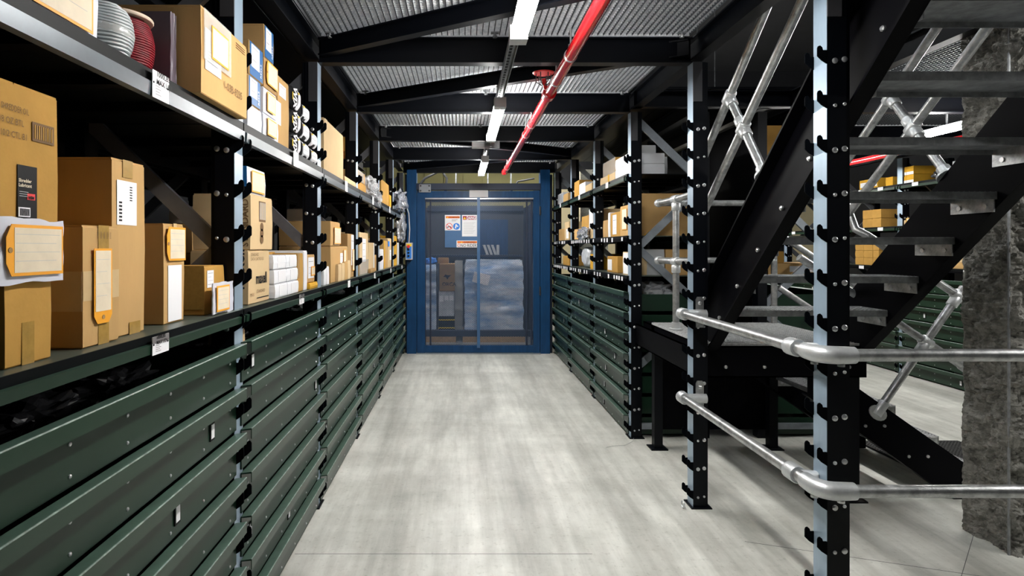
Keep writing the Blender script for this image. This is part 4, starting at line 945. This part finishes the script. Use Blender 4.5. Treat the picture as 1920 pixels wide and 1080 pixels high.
carton('grey-white wrapped box at the end of the right bottom shelf', -1, 1.40, 4.68, 5.0, ZR1, 1.44, .19, 'cardG', 'wrapped_box'); carton('brown carton behind the pipe post at the end of the right bottom shelf', -1, 1.60, 4.68, 5.0, ZR1, 1.44, .24, 'cardA')
bag('clear plastic bags in the open drawer space behind the near right post', (1.55, 4.85, 1.1), .13, .12, .07, 'plasticgrey', 44)
pw = empty('speckled_panel', (1.7, 8.6, 1.5), 'pale speckled insulation panel beyond the right rack', 'panel')
part('board', MB().box(1.75, 2.15, 8.75, 8.79, 0, 2.6), 'speckle', pw, (1.75, 8.75, 0)); part('edge_trim', MB().box(1.74, 1.75, 8.74, 8.8, 0, 2.6), 'cream', pw, (1.74, 8.74, 0))

# --- second rack behind the stair
b = carton('lower long carton with white shipping tag on the rack behind the stair', 1, 3.0-.14, 4.75, 5.1, ZR1, 1.33, .42, 'cardA')
on(b, 'shipping_tag', .05, .25, .25, .75, 'white', 0, None, 'near')
b = carton('upper small carton on the rack behind the stair', 1, 2.58, 4.78, 5.05, 1.3305, 1.425, .22, 'cardB')
carton('large tilted-looking carton on top of the rack behind the stair', 1, 2.78, 4.72, 5.2, ZR3, 2.42, .45, 'cardB')
# --- far rack across the second aisle
def fc(label, pa, pb, ptop, z0, m='cardA', depth=.3, hgt=None, **k):
    xf = X3+.02; y0, y1 = xf*1120/(pb-865), xf*1120/(pa-865); return carton(label, -1, xf, y0, y1, z0, z0+hgt if hgt else LZt(ptop, (y0+y1)/2), depth, m, **k)
ZF1, ZF2, ZF3 = 1.2365, 1.7055, 2.1905
b = fc('left yellow-taped carton on the top shelf of the far rack', 1612, 1628, 338, ZF3, 'cardY'); lab(b, .1, .9, .2, .7, lines=2)
b = fc('second yellow-taped carton on the top shelf of the far rack', 1630, 1646, 334, ZF3, 'cardY'); lab(b, .1, .9, .2, .7, lines=2)
fc('small orange carton by the far rack post on the top shelf', 1661, 1674, 332, ZF3, 'cardY')
for k, (a, c_) in enumerate(((1687, 1699.5), (1700, 1713))):
    for j in range(2):
        b = fc('%s bright yellow carton, %s of the pair on the far rack top shelf' % (('lower', 'upper')[j], ('left', 'right')[k]), a, c_, None, ZF3+.095*j, 'cardY', hgt=.0945); on(b, 'white_band', 0, 1, .0, .35, 'white', 0)
fc('grey box at the right of the far rack top shelf', 1786, 1815, 300, ZF3, 'cardG')
bag('dark crumpled bag on the far rack top shelf', (X3+.16, 6.42, ZF3+.05), .1, .12, .05, 'bagdark', 51)
for r_ in range(2):
    for k, (a, c_) in enumerate(((1618, 1635), (1635.5, 1652))):
        fc('%s %s carton of the four-box stack on the far rack middle shelf' % (('lower', 'upper')[r_], ('left', 'right')[k]), a, c_, None, ZF2+.11*r_, 'cardB', hgt=.1095, name='stack_carton', group='four-box stack on the far rack')
fc('small pale carton on the far rack middle shelf', 1685, 1698, 413, ZF2, 'cardC')
b = fc('small carton with orange-edged face on the far rack middle shelf', 1699, 1716, 408, ZF2, 'cardY'); lab(b, .1, .9, .1, .9, 'cream', 0)
for r_ in range(3):
    for k, (a, c_) in enumerate(((1604, 1619.5), (1620, 1636), (1637, 1648))):
        fc('%s row, %s carton of the nine-box stack on the far rack bottom shelf' % (('bottom', 'middle', 'top')[r_], ('left', 'centre', 'right')[k]), a, c_, None, ZF1+.092*r_, 'cardB', hgt=.0915, name='stack_carton', group='nine-box stack on the far rack')
fc('flat long carton at the right of the far rack bottom shelf', 1780, 1838, 493, ZF1, 'cardA')
fc('small carton lying on the flat long carton of the far rack', 1798, 1832, None, LZt(493, 5.99)+.0005, 'cardC', hgt=.08)
# cartons in the lift
def lift_box(label, x0, x1, y0, y1, z0, z1, m):
    r = empty('carton', ((x0+x1)/2, (y0+y1)/2, z0), label, 'box'); NB[0] += 1
    part('carton_body', carton_mesh(x0, x1, y0, y1, z0, z1, seed=NB[0]), m, r, ((x0+x1)/2, (y0+y1)/2, z0)); return r
r = lift_box('brown carton printed ORCA seen through the left gate leaf', -.33, .02-.12, 9.0, 9.5, .80, 1.21, 'cardD')
text('printed_text', 'ORCA', (-.29, 8.996, .88), R_, U_, .075, 'ink', r, .001)
part('printed_bird', MB().prism([(-.06, .0), (-.02, -.012), (.0, -.05), (.02, -.01), (.07, .03), (.02, .018), (-.03, .03)], (-.21, 8.997, 1.02), (1,0,0), (0,0,1), (0,-.001,0)), 'ink', r, (-.21, 9, 1.02))
lift_box('small dark carton on top of the printed carton in the lift', -.36, -.20, 9.2, 9.5, 1.2105, 1.30, 'cardD')
r = lift_box('grey wrapped carton below the printed carton in the lift', -.34, -.11, 9.02, 9.5, .42, .7995, 'plasticgrey'); 
for k in range(3): part('paper_label', MB().box(-.33+.075*k, -.27+.075*k, 9.014, 9.018, .66-.02*(k == 0), .73), 'paper', r, (-.33, 9.01, .66))
r = lift_box('black box with yellow edges near the pallet in the lift', -.34, -.1, 9.0, 9.5, .151, .4195, 'ink'); part('yellow_edge', MB().box(-.34, -.1, 8.994, 8.998, .36, .375).box(-.34, -.1, 8.994, 8.998, .24, .255), 'yellow', r, (-.34, 9, .24))
for k in range(4): tag(part('binder', MB().obox((.42+.07*k, 10.35, 1.42), (.022, 0, .0), (0, .1, 0), (-.03 if k < 3 else 0, 0, .085)), 'cardG', None, (.42+.07*k, 10.35, 1.33)), ('first', 'second', 'third', 'fourth')[k]+' pale binder from the left on the shelf at the back of the lift', 'binder', 'binders in the lift')

# ------------------------------------------------------------------ stair
SX0, SX1 = 1.42, 2.262          # tread ends
RISE, RUN = .19, .216
stair = empty('staircase', (1.85, 3.6, 0), 'black steel staircase with galvanised open treads turning at a low landing', 'staircase')
def channel(p, q, depth, s, m='black', fl=.06, name='stringer'):
    """channel with its web in the plane through p,q (upper-centre line), flanges towards x*s or y*s"""
    p, q = Vector(p), Vector(q); d = (q-p).normalized(); side = Vector(s); n = d.cross(side); n = n if n.z > 0 else -n
    mb = MB(); c = (p+q)/2; L = (q-p).length/2
    mb.obox(c, d*L, n*depth/2, side.normalized()*.004)
    for e in (1, -1): mb.obox(c+n*e*(depth/2-.005)+side.normalized()*fl/2, d*L, n*.005, side.normalized()*fl/2)
    return part(name, mb, m, stair, p)
SLP = RISE/RUN
def zlow(y): return .954-(y-3.285)*.88      # lower edge of the upper stringers
yA, yB = 3.55, 1.35
for x, sd in ((1.449, (1,0,0)), (2.268, (-1,0,0))):
    zc = lambda y: zlow(y)+.205
    # web outward
    o = channel((x, yA-.02, zc(yA-.02)), (x, yB, zc(yB)), .31, (-sd[0], 0, 0), 'black2')
    bl = MB()
    for k in range(9):
        for e in (-.05, .05):
            y = 3.287-RUN*k+e; z = 1.06+RISE*k; bl.lathe([(.011, 0), (.011, -sd[0]*.008), (.006, -sd[0]*.012)], (x-sd[0]*.004, y, z), 'x', 8)
    part('stringer_bolts', bl, 'zinc', o, (x, yA, .9), kind='stuff')
def tread(x0, x1, yc, z, w=.235, axis='x'):
    """grating tread with its top at z"""
    t = .032; fr = MB(); g = MB(); sp_ = MB()
    y0, y1 = yc-w/2, yc+w/2
    A = (lambda mb, a0, a1, b0, b1, z0, z1: mb.box(a0, a1, b0, b1, z0, z1)) if axis == 'x' else (lambda mb, a0, a1, b0, b1, z0, z1: mb.box(b0, b1, a0, a1, z0, z1))
    A(fr, x0, x1, y0, y0+.005, z-t, z); A(fr, x0, x1, y1-.005, y1, z-t, z); A(fr, x0, x1, y1-.012, y1, z-.006, z+.001)
    A(fr, x0, x1, y0+.005, y1-.005, z-.012, z-.009)
    n = int((x1-x0)/.022)
    for i in range(n+1):
        a = x0+(x1-x0)*i/n; A(g, a-.0015, a+.0015, y0+.005, y1-.005, z-.009, z+.001)
    for j in range(1, 9):
        b_ = y0+(y1-y0)*j/9; A(g, x0, x1, b_-.0015, b_+.0015, z-.009, z+.0018)
    o = part('tread', fr, 'galvdull', stair, (x0, y0, z-t) if axis == 'x' else (y0, x0, z-t))
    part('tread_grating', g, 'galvlight', o, WL[o.name], kind='stuff')
    for a, b_ in ((x0, x0+.005), (x1-.005, x1)):
        m = MB(); A(m, a, b_, y0+.01, y1-.0, z-.085, z-.002); so = part('side_plate', m, 'galv', o, WL[o.name])
        for e in (.05, w-.05):
            m2 = MB()
            if axis == 'x': m2.lathe([(.011, -.008), (.011, .008), (.006, .014)], ((a+b_)/2, y0+e, z-.06), 'x', 8)
            else: m2.lathe([(.011, -.008), (.011, .008)], (y0+e, (a+b_)/2, z-.06), 'y', 8)
            part('tread_bolt', m2, 'zinc', o, WL[o.name])
    return o
for k in range(9): tread(SX0+.035, SX1, 3.287-RUN*k, 1.118+RISE*k)
# landing
LZD = .905; LY0, LY1 = 3.42, 4.36; LX0, LX1 = 1.39, 2.30
def lbeam(name, x0, x1, y0, y1, z0, z1, inn):
    mb = MB(); mb.box(x0, x1, y0, y1, z0, z1)
    ix, iy = inn
    for za, zb in ((z0, z0+.008), (z1-.008, z1)):
        mb.box(x0+min(0, ix), x1+max(0, ix), y0+min(0, iy), y1+max(0, iy), za, zb)
    return part(name, mb, 'black2', stair, (x0, y0, z0))
o = lbeam('landing_beam', LX0, LX1, LY0-.03, LY0-.022, LZD-.19, LZD-.012, (0, .05))
for xx in (1.5, 1.72, 2.0, 2.2): part('beam_bolt', MB().lathe([(.01, 0), (.01, -.006), (.006, -.009)], (xx, LY0-.03, LZD-.13), 'y', 10), 'zinc', o, (xx, LY0, LZD-.13))
lbeam('landing_beam', LX0, LX0+.008, LY0, 4.56, LZD-.19, LZD-.012, (.06, 0)); lbeam('landing_beam', LX0-.06, LX0-.052, LY0+.1, 4.56, LZD-.19, LZD-.03, (-.0, 0))
lbeam('landing_beam', LX0, LX1, LY1, LY1+.008, LZD-.19, LZD-.012, (0, -.05)); lbeam('landing_beam', LX1-.008, LX1, LY0, LY1, LZD-.19, LZD-.012, (-.05, 0))
g = MB(); n = int((LX1-LX0)/.024)
for i in range(n+1):
    a = LX0+(LX1-LX0)*i/n; g.box(a-.0015, a+.0015, LY0-.02, LY1, LZD-.012, LZD+.0)
n = int((LY1-LY0)/.024)
for i in range(n+1):
    a = LY0+(LY1-LY0)*i/n; g.box(LX0, LX1, a-.0015, a+.0015, LZD-.011, LZD+.001)
g.box(LX0, LX1, LY0-.022, LY0-.016, LZD-.035, LZD+.002)
lg = part('landing_grating', g, 'galvlight', stair, (LX0, LY0, LZD), kind='stuff')
part('nosing_mark', MB().box(1.72, 1.78, LY0-.024, LY0+.02, LZD+.0015, LZD+.003), 'yellow', lg, (1.72, LY0, LZD))
for xx, yy in ((LX0+.03, LY1-.03), (LX1-.05, LY1-.03), (LX1-.05, LY0+.03)): part('landing_leg', MB().box(xx-.03, xx+.03, yy-.03, yy+.03, 0, LZD-.012).box(xx-.06, xx+.06, yy-.06, yy+.06, 0, .008), 'black', stair, (xx, yy, 0))
part('kick_panel', MB().box(LX0+.02, LX1-.02, LY1+.02, LY1+.024, .12, LZD-.2), 'black2', stair, (LX0, LY1, .1))
# lower flight towards +x
def ztop2(x): return .683-.704*(x-2.23)
for yy in (LY0+.03, LY1-.03):
    x0, x1 = 2.0, 2.90
    mb = MB(); n = (0, 1, 0)
    poly = [(x0, ztop2(x0)), (x1, ztop2(x1)), (x1+.03, .17), (x1+.03, .0), (x1-.06, .0), (x0, ztop2(x0)-.25)]
    mb.prism(poly, (0, yy-.004, 0), (1,0,0), (0,0,1), (0, .008, 0))
    inn = 1 if yy < 3.9 else -1
    d = Vector((x1-x0, 0, ztop2(x1)-ztop2(x0)))
    mb.bar((x0, yy+inn*.03, ztop2(x0)-.004), (x1, yy+inn*.03, ztop2(x1)-.004), .06, .008, (0,1,0))
    mb.bar((x0, yy+inn*.03, ztop2(x0)-.246), (x1-.1, yy+inn*.03, ztop2(x1-.1)-.246), .06, .008, (0,1,0))
    o = part('stringer', mb, 'black2', stair, (x0, yy, 0))
    if inn > 0:
        for k in range(4):
            for e in (-.04, .07): part('stringer_bolt', MB().lathe([(.009, 0), (.009, -.006)], (2.12+.25*k+e, yy-.004, .60-.176*k+.0), 'y', 8), 'zinc', o, (2.1, yy, .5))
for k in range(4): tread(LY0+.04, LY1-.04, 2.14+.25*k, .715-.178*k, .25, 'y')
for k in range(1): tread(LY0+.04, LY1-.04, 1.98, .80, .2, 'y') if False else None
# handrails
RT = .0215
def rail(name, pts, r=RT, m='galv', parent=None, n=16): return part(name, MB().tube(pts, r, n), m, parent or stair, pts[0], True)
def collar(p, d, L=.07, r=.029, parent=None, m='galvcast'):
    p, d = Vector(p), Vector(d).normalized(); return part('rail_fitting', MB().tube([p-d*L/2, p-d*(L/2-.004), p+d*(L/2-.004), p+d*L/2], [r-.003, r, r, r-.003], 16), m, parent or stair, p, True)
dn = Vector((0, 1, -SLP*.93)).normalized(); pn = Vector((0, dn.z, -dn.y)); pn = pn if pn.z > 0 else -pn
for X, side in ((1.43, 'l'), (2.29, 'r')):
    T = lambda y: 2.41-.812*(y-3.0)
    Mz = lambda y: 2.085-.812*(y-3.0)
    yend = 3.62
    rail('top_handrail', [(X, 1.4, T(1.4)), (X, yend, T(yend))]); rail('mid_handrail', [(X, 1.4, Mz(1.4)), (X, yend, Mz(yend))])
    for y in (3.19, 2.0):
        p = Vector((X, y, T(y))); q = p-pn*.60
        rail('rail_post', [p, q]); collar(p, dn, .075); collar(p-pn*.045, pn, .05); 
        # meeting of post and mid rail
        tmid = (T(y)-Mz(y))*abs(dn.y); m_ = p-pn*tmid; collar(m_, dn, .07); collar(m_-pn*.04, pn, .05); collar(m_+pn*.04, pn, .05)
        part('post_flange', MB().tube([q-pn*.004, q+pn*.006], .048, 20).tube([q, q+pn*.05], .029, 16), 'galvcast', stair, q)
    T0, M0 = T(yend), Mz(yend)
    if side == 'l':
        yp = 3.98; zt, zm = 1.775, 1.36
        rail('top_handrail', [(X, yend, T0), (X, yend+.05, zt+.01), (X, yp, zt), (X, 4.34, zt)]); rail('mid_handrail', [(X, yend, M0), (X, yend+.05, zm+.01), (X, yp, zm), (X, 4.34, zm)])
        rail('landing_post', [(X, yp, LZD), (X, yp, zt)])
        for z in (zt, zm): collar((X, yp, z), (0,1,0), .085); collar((X, yp, z-.05), (0,0,1), .05); collar((X, yend+.04, z+.03), (0,1,-.5), .07); collar((X, 4.32, z), (0,1,0), .05)
        part('post_flange', MB().lathe([(.045, 0), (.045, .008), (.028, .01), (.028, .05)], (X, yp, LZD+.001), n=18), 'galvcast', stair, (X, yp, LZD), True)
        for z in (zt, zm): rail('back_rail', [(X, 4.335, z), (LX1-.02, 4.335, z)])
        rail('landing_post', [(LX1-.03, 4.335, LZD), (LX1-.03, 4.335, zt)])
    else:
        # turns into the rails of the lower flight
        Y2 = LY0+.03
        t2 = lambda x: 1.589-.667*(x-2.246); m2 = lambda x: 1.20-.667*(x-2.246)
        rail('top_handrail', [(X, yend, T0), (X, yend+.02, T0-.03), (X+.02, Y2+.05, t2(X)), (X+.06, Y2, t2(X+.06)), (3.05, Y2, t2(3.05))])
        rail('mid_handrail', [(1.95, Y2, m2(1.95)), (3.05, Y2, m2(3.05))])
        d2 = Vector((1, 0, -.69)).normalized(); n2 = Vector((.57, 0, .82)).normalized()
        fp_ = Vector((2.40, Y2, .50)); top_ = fp_+n2*.88
        rail('rail_post', [fp_, top_]); collar(fp_+n2*.03, n2, .09, .03)
        part('post_flange', MB().prism([(.055*math.cos(PI*k/8), .04*math.sin(PI*k/8)) for k in range(16)], (fp_.x, Y2-.012, fp_.z), (.82,0,-.57), (.57,0,.82), (0, .01, 0)), 'galvcast', stair, fp_)
        for f_ in (t2, m2):
            # intersection of the post line with the rail
            k_ = (f_(2.4)-.50)/(n2.z+.667*n2.x); q = fp_+n2*k_; collar(q, d2, .07); collar(q-n2*.04, n2, .06)
        for x in (2.93,): collar((x, Y2, t2(x)), d2, .11, .027); collar((x, Y2, m2(x)), d2, .11, .027)
        Y3_ = LY1-.03
        rail('top_handrail', [(2.3, Y3_, t2(2.3)), (3.05, Y3_, t2(3.05))]); rail('mid_handrail', [(2.3, Y3_, m2(2.3)), (3.05, Y3_, m2(3.05))])
        fp_ = Vector((2.40, Y3_, .50)); rail('rail_post', [fp_, fp_+n2*.88])

# ------------------------------------------------------------------ guard rail on the two near posts
gr = empty('guard_rail', (1.25, 2.1, 0), 'two galvanised pipe guard rails turning a corner around the near right post', 'guard rail')
for z in (1.083, .617):
    xg, yg = 1.235, 2.045
    rail('long_rail', [(xg, 3.33, z), (xg, yg+.09, z)], .0215, 'galv', gr, 20)
    cor = [(xg, yg+.10, z)]
    for k in range(9):
        a = PI/2*k/8; cor.append((xg+.055-.055*math.cos(a), yg+.055-.055*math.sin(a), z))
    cor.append((xg+.11, yg, z))
    part('elbow_fitting', MB().tube(cor, [.029]+[.031]*9+[.029], 20), 'galvcast', gr, cor[0], True)
    for q in ((xg, yg+.045, z-.031), (xg+.065, yg, z-.031)): part('set_screw', MB().lathe([(.012, 0), (.012, -.008)], q, n=8), 'zinc', gr, q)
    rail('cross_rail', [(xg+.10, yg, z), (4.2, yg, z)], .0215, 'galv', gr, 20)
    collar((xg, 2.22, z), (0,1,0), .06, .033, gr)
    part('wall_arm', MB().tube([(xg, 2.20, z), (XR+.005, 2.17, z)], .022, 14), 'galvcast', gr, (xg, 2.2, z), True)
    collar((xg, 3.325, z), (0,1,0), .06, .033, gr)
    part('end_boss', MB().tube([(xg, 3.31, z), (xg+.12, 3.305, z)], .026, 14), 'galvcast', gr, (xg, 3.31, z), True)
    part('fixing_lug', MB().prism([(-.022, -.08), (.022, -.08), (.022, .075), (.014, .09), (-.014, .09), (-.022, .075)], (XR+.033, 3.318, z+.005), (1,0,0), (0,0,1), (0, .006, 0)), 'galv', gr, (XR, 3.32, z))
    part('lug_bolt', MB().lathe([(.011, 0), (.011, -.007), (.006, -.01)], (XR+.033, 3.318, z+.06), 'y', 10), 'zinc', gr, (XR, 3.31, z))
# right support post of the guard rail, out of view
rail('support_post', [(4.2, 2.045, 0), (4.2, 2.045, 1.1)], .0215, 'galv', gr)
# small ring lying by the foot of the second post
o = part('steel_ring', MB().tube([(1.235+.0, 3.33+.018*math.cos(2*PI*k/16), .022+.018*math.sin(2*PI*k/16)) for k in range(17)], .004, 8, False), 'zinc', None, (1.235, 3.33, 0), True)
tag(o, 'small shiny steel ring standing at the foot of the second right post', 'ring')
o = part('loose_wire', MB().tube([(1.30, 4.50, .02), (1.27, 4.44, .012), (1.2, 4.38, .004), (1.1, 4.36, .004), (1.05, 4.33, .004)], .0015, 6), 'zinc', None, (1.2, 4.4, 0)); tag(o, 'thin loose wire on the floor at the corner of the right drawers', 'wire')

# ------------------------------------------------------------------ rough fireproofed column
mb = MB(); cx0, cx1, cy0, cy1 = 2.585, 2.90, 2.82, 3.08; n, kz = 120, 330
for k in range(kz+1):
    z = 2.66*k/kz
    for i in range(n):
        t = 4*i/n; e = int(t) % 4; f = t-int(t)
        x, y = [(cx0+(cx1-cx0)*f, cy0), (cx1, cy0+(cy1-cy0)*f), (cx1-(cx1-cx0)*f, cy1), (cx0, cy1-(cy1-cy0)*f)][e]
        p = Vector((x*11, y*11, z*11)); d = .024*noise.noise(p*.55)+.030*noise.noise(p*1.5)+.026*abs(noise.noise(p*3.4))+.016*noise.noise(p*7)
        hollow = .018*(1-(2*f-1)**2) if e in (1, 3) else 0
        nx, ny = [(0,-1), (1,0), (0,1), (-1,0)][e]
        edge = min(f, 1-f) < .05
        d = (d-hollow)*(.35 if edge else 1)
        mb.v.append((x+nx*d, y+ny*d, z))
for k in range(kz):
    for i in range(n):
        j = (i+1) % n; mb.f.append((k*n+i, k*n+j, (k+1)*n+j, (k+1)*n+i))
mb.f.append(tuple(kz*n+i for i in range(n)))
o = part('fireproofed_column', mb, 'column', None, (2.74, 2.95, 0), True); tag(o, 'grey column coated in rough sprayed fireproofing at the right edge', 'column')
part('corner_bead', MB().box(cx0-.004, cx0+.004, cy0-.004, cy0+.004, 0, 2.6), 'galvdull', o, (cx0, cy0, 0))

# ------------------------------------------------------------------ perforated floor mat at the foot of the stair
mat_o = empty('rubber_mat', (3.3, 3.95, 0), 'black perforated rubber mat on the floor at the foot of the stair', 'mat')
g = MB(); x0, x1, y0, y1 = 2.96, 3.7, 3.45, 4.45
for i in range(31): a = x0+(x1-x0)*i/30; g.box(a-.006, a+.006, y0, y1, .001, .014)
for i in range(41): a = y0+(y1-y0)*i/40; g.box(x0, x1, a-.006, a+.006, .001, .0145)
part('mat_grid', g, 'rubber', mat_o, (x0, y0, 0), kind='stuff')
# ------------------------------------------------------------------ machine and gate glimpsed at the end of the second aisle
mc = empty('printer_cart', (5.1, 9.6, 0), 'dark machine with a red light at the far end of the second aisle', 'machine')
part('machine_body', MB().box(4.6, 5.25, 9.5, 9.9, 1.0, 1.55), 'ink', mc, (4.6, 9.5, 1)); part('machine_stand', MB().box(4.6, 5.25, 9.5, 9.9, 0, .95), 'black2', mc, (4.6, 9.5, 0))
part('machine_hood', MB().box(4.7, 5.1, 9.45, 9.6, 1.55, 1.7), 'ink', mc, (4.7, 9.5, 1.5)); part('indicator', MB().lathe([(.02, 0), (.02, -.01)], (5.0, 9.498, 1.45), 'y', 10), 'redprint', mc, (5, 9.5, 1.45))
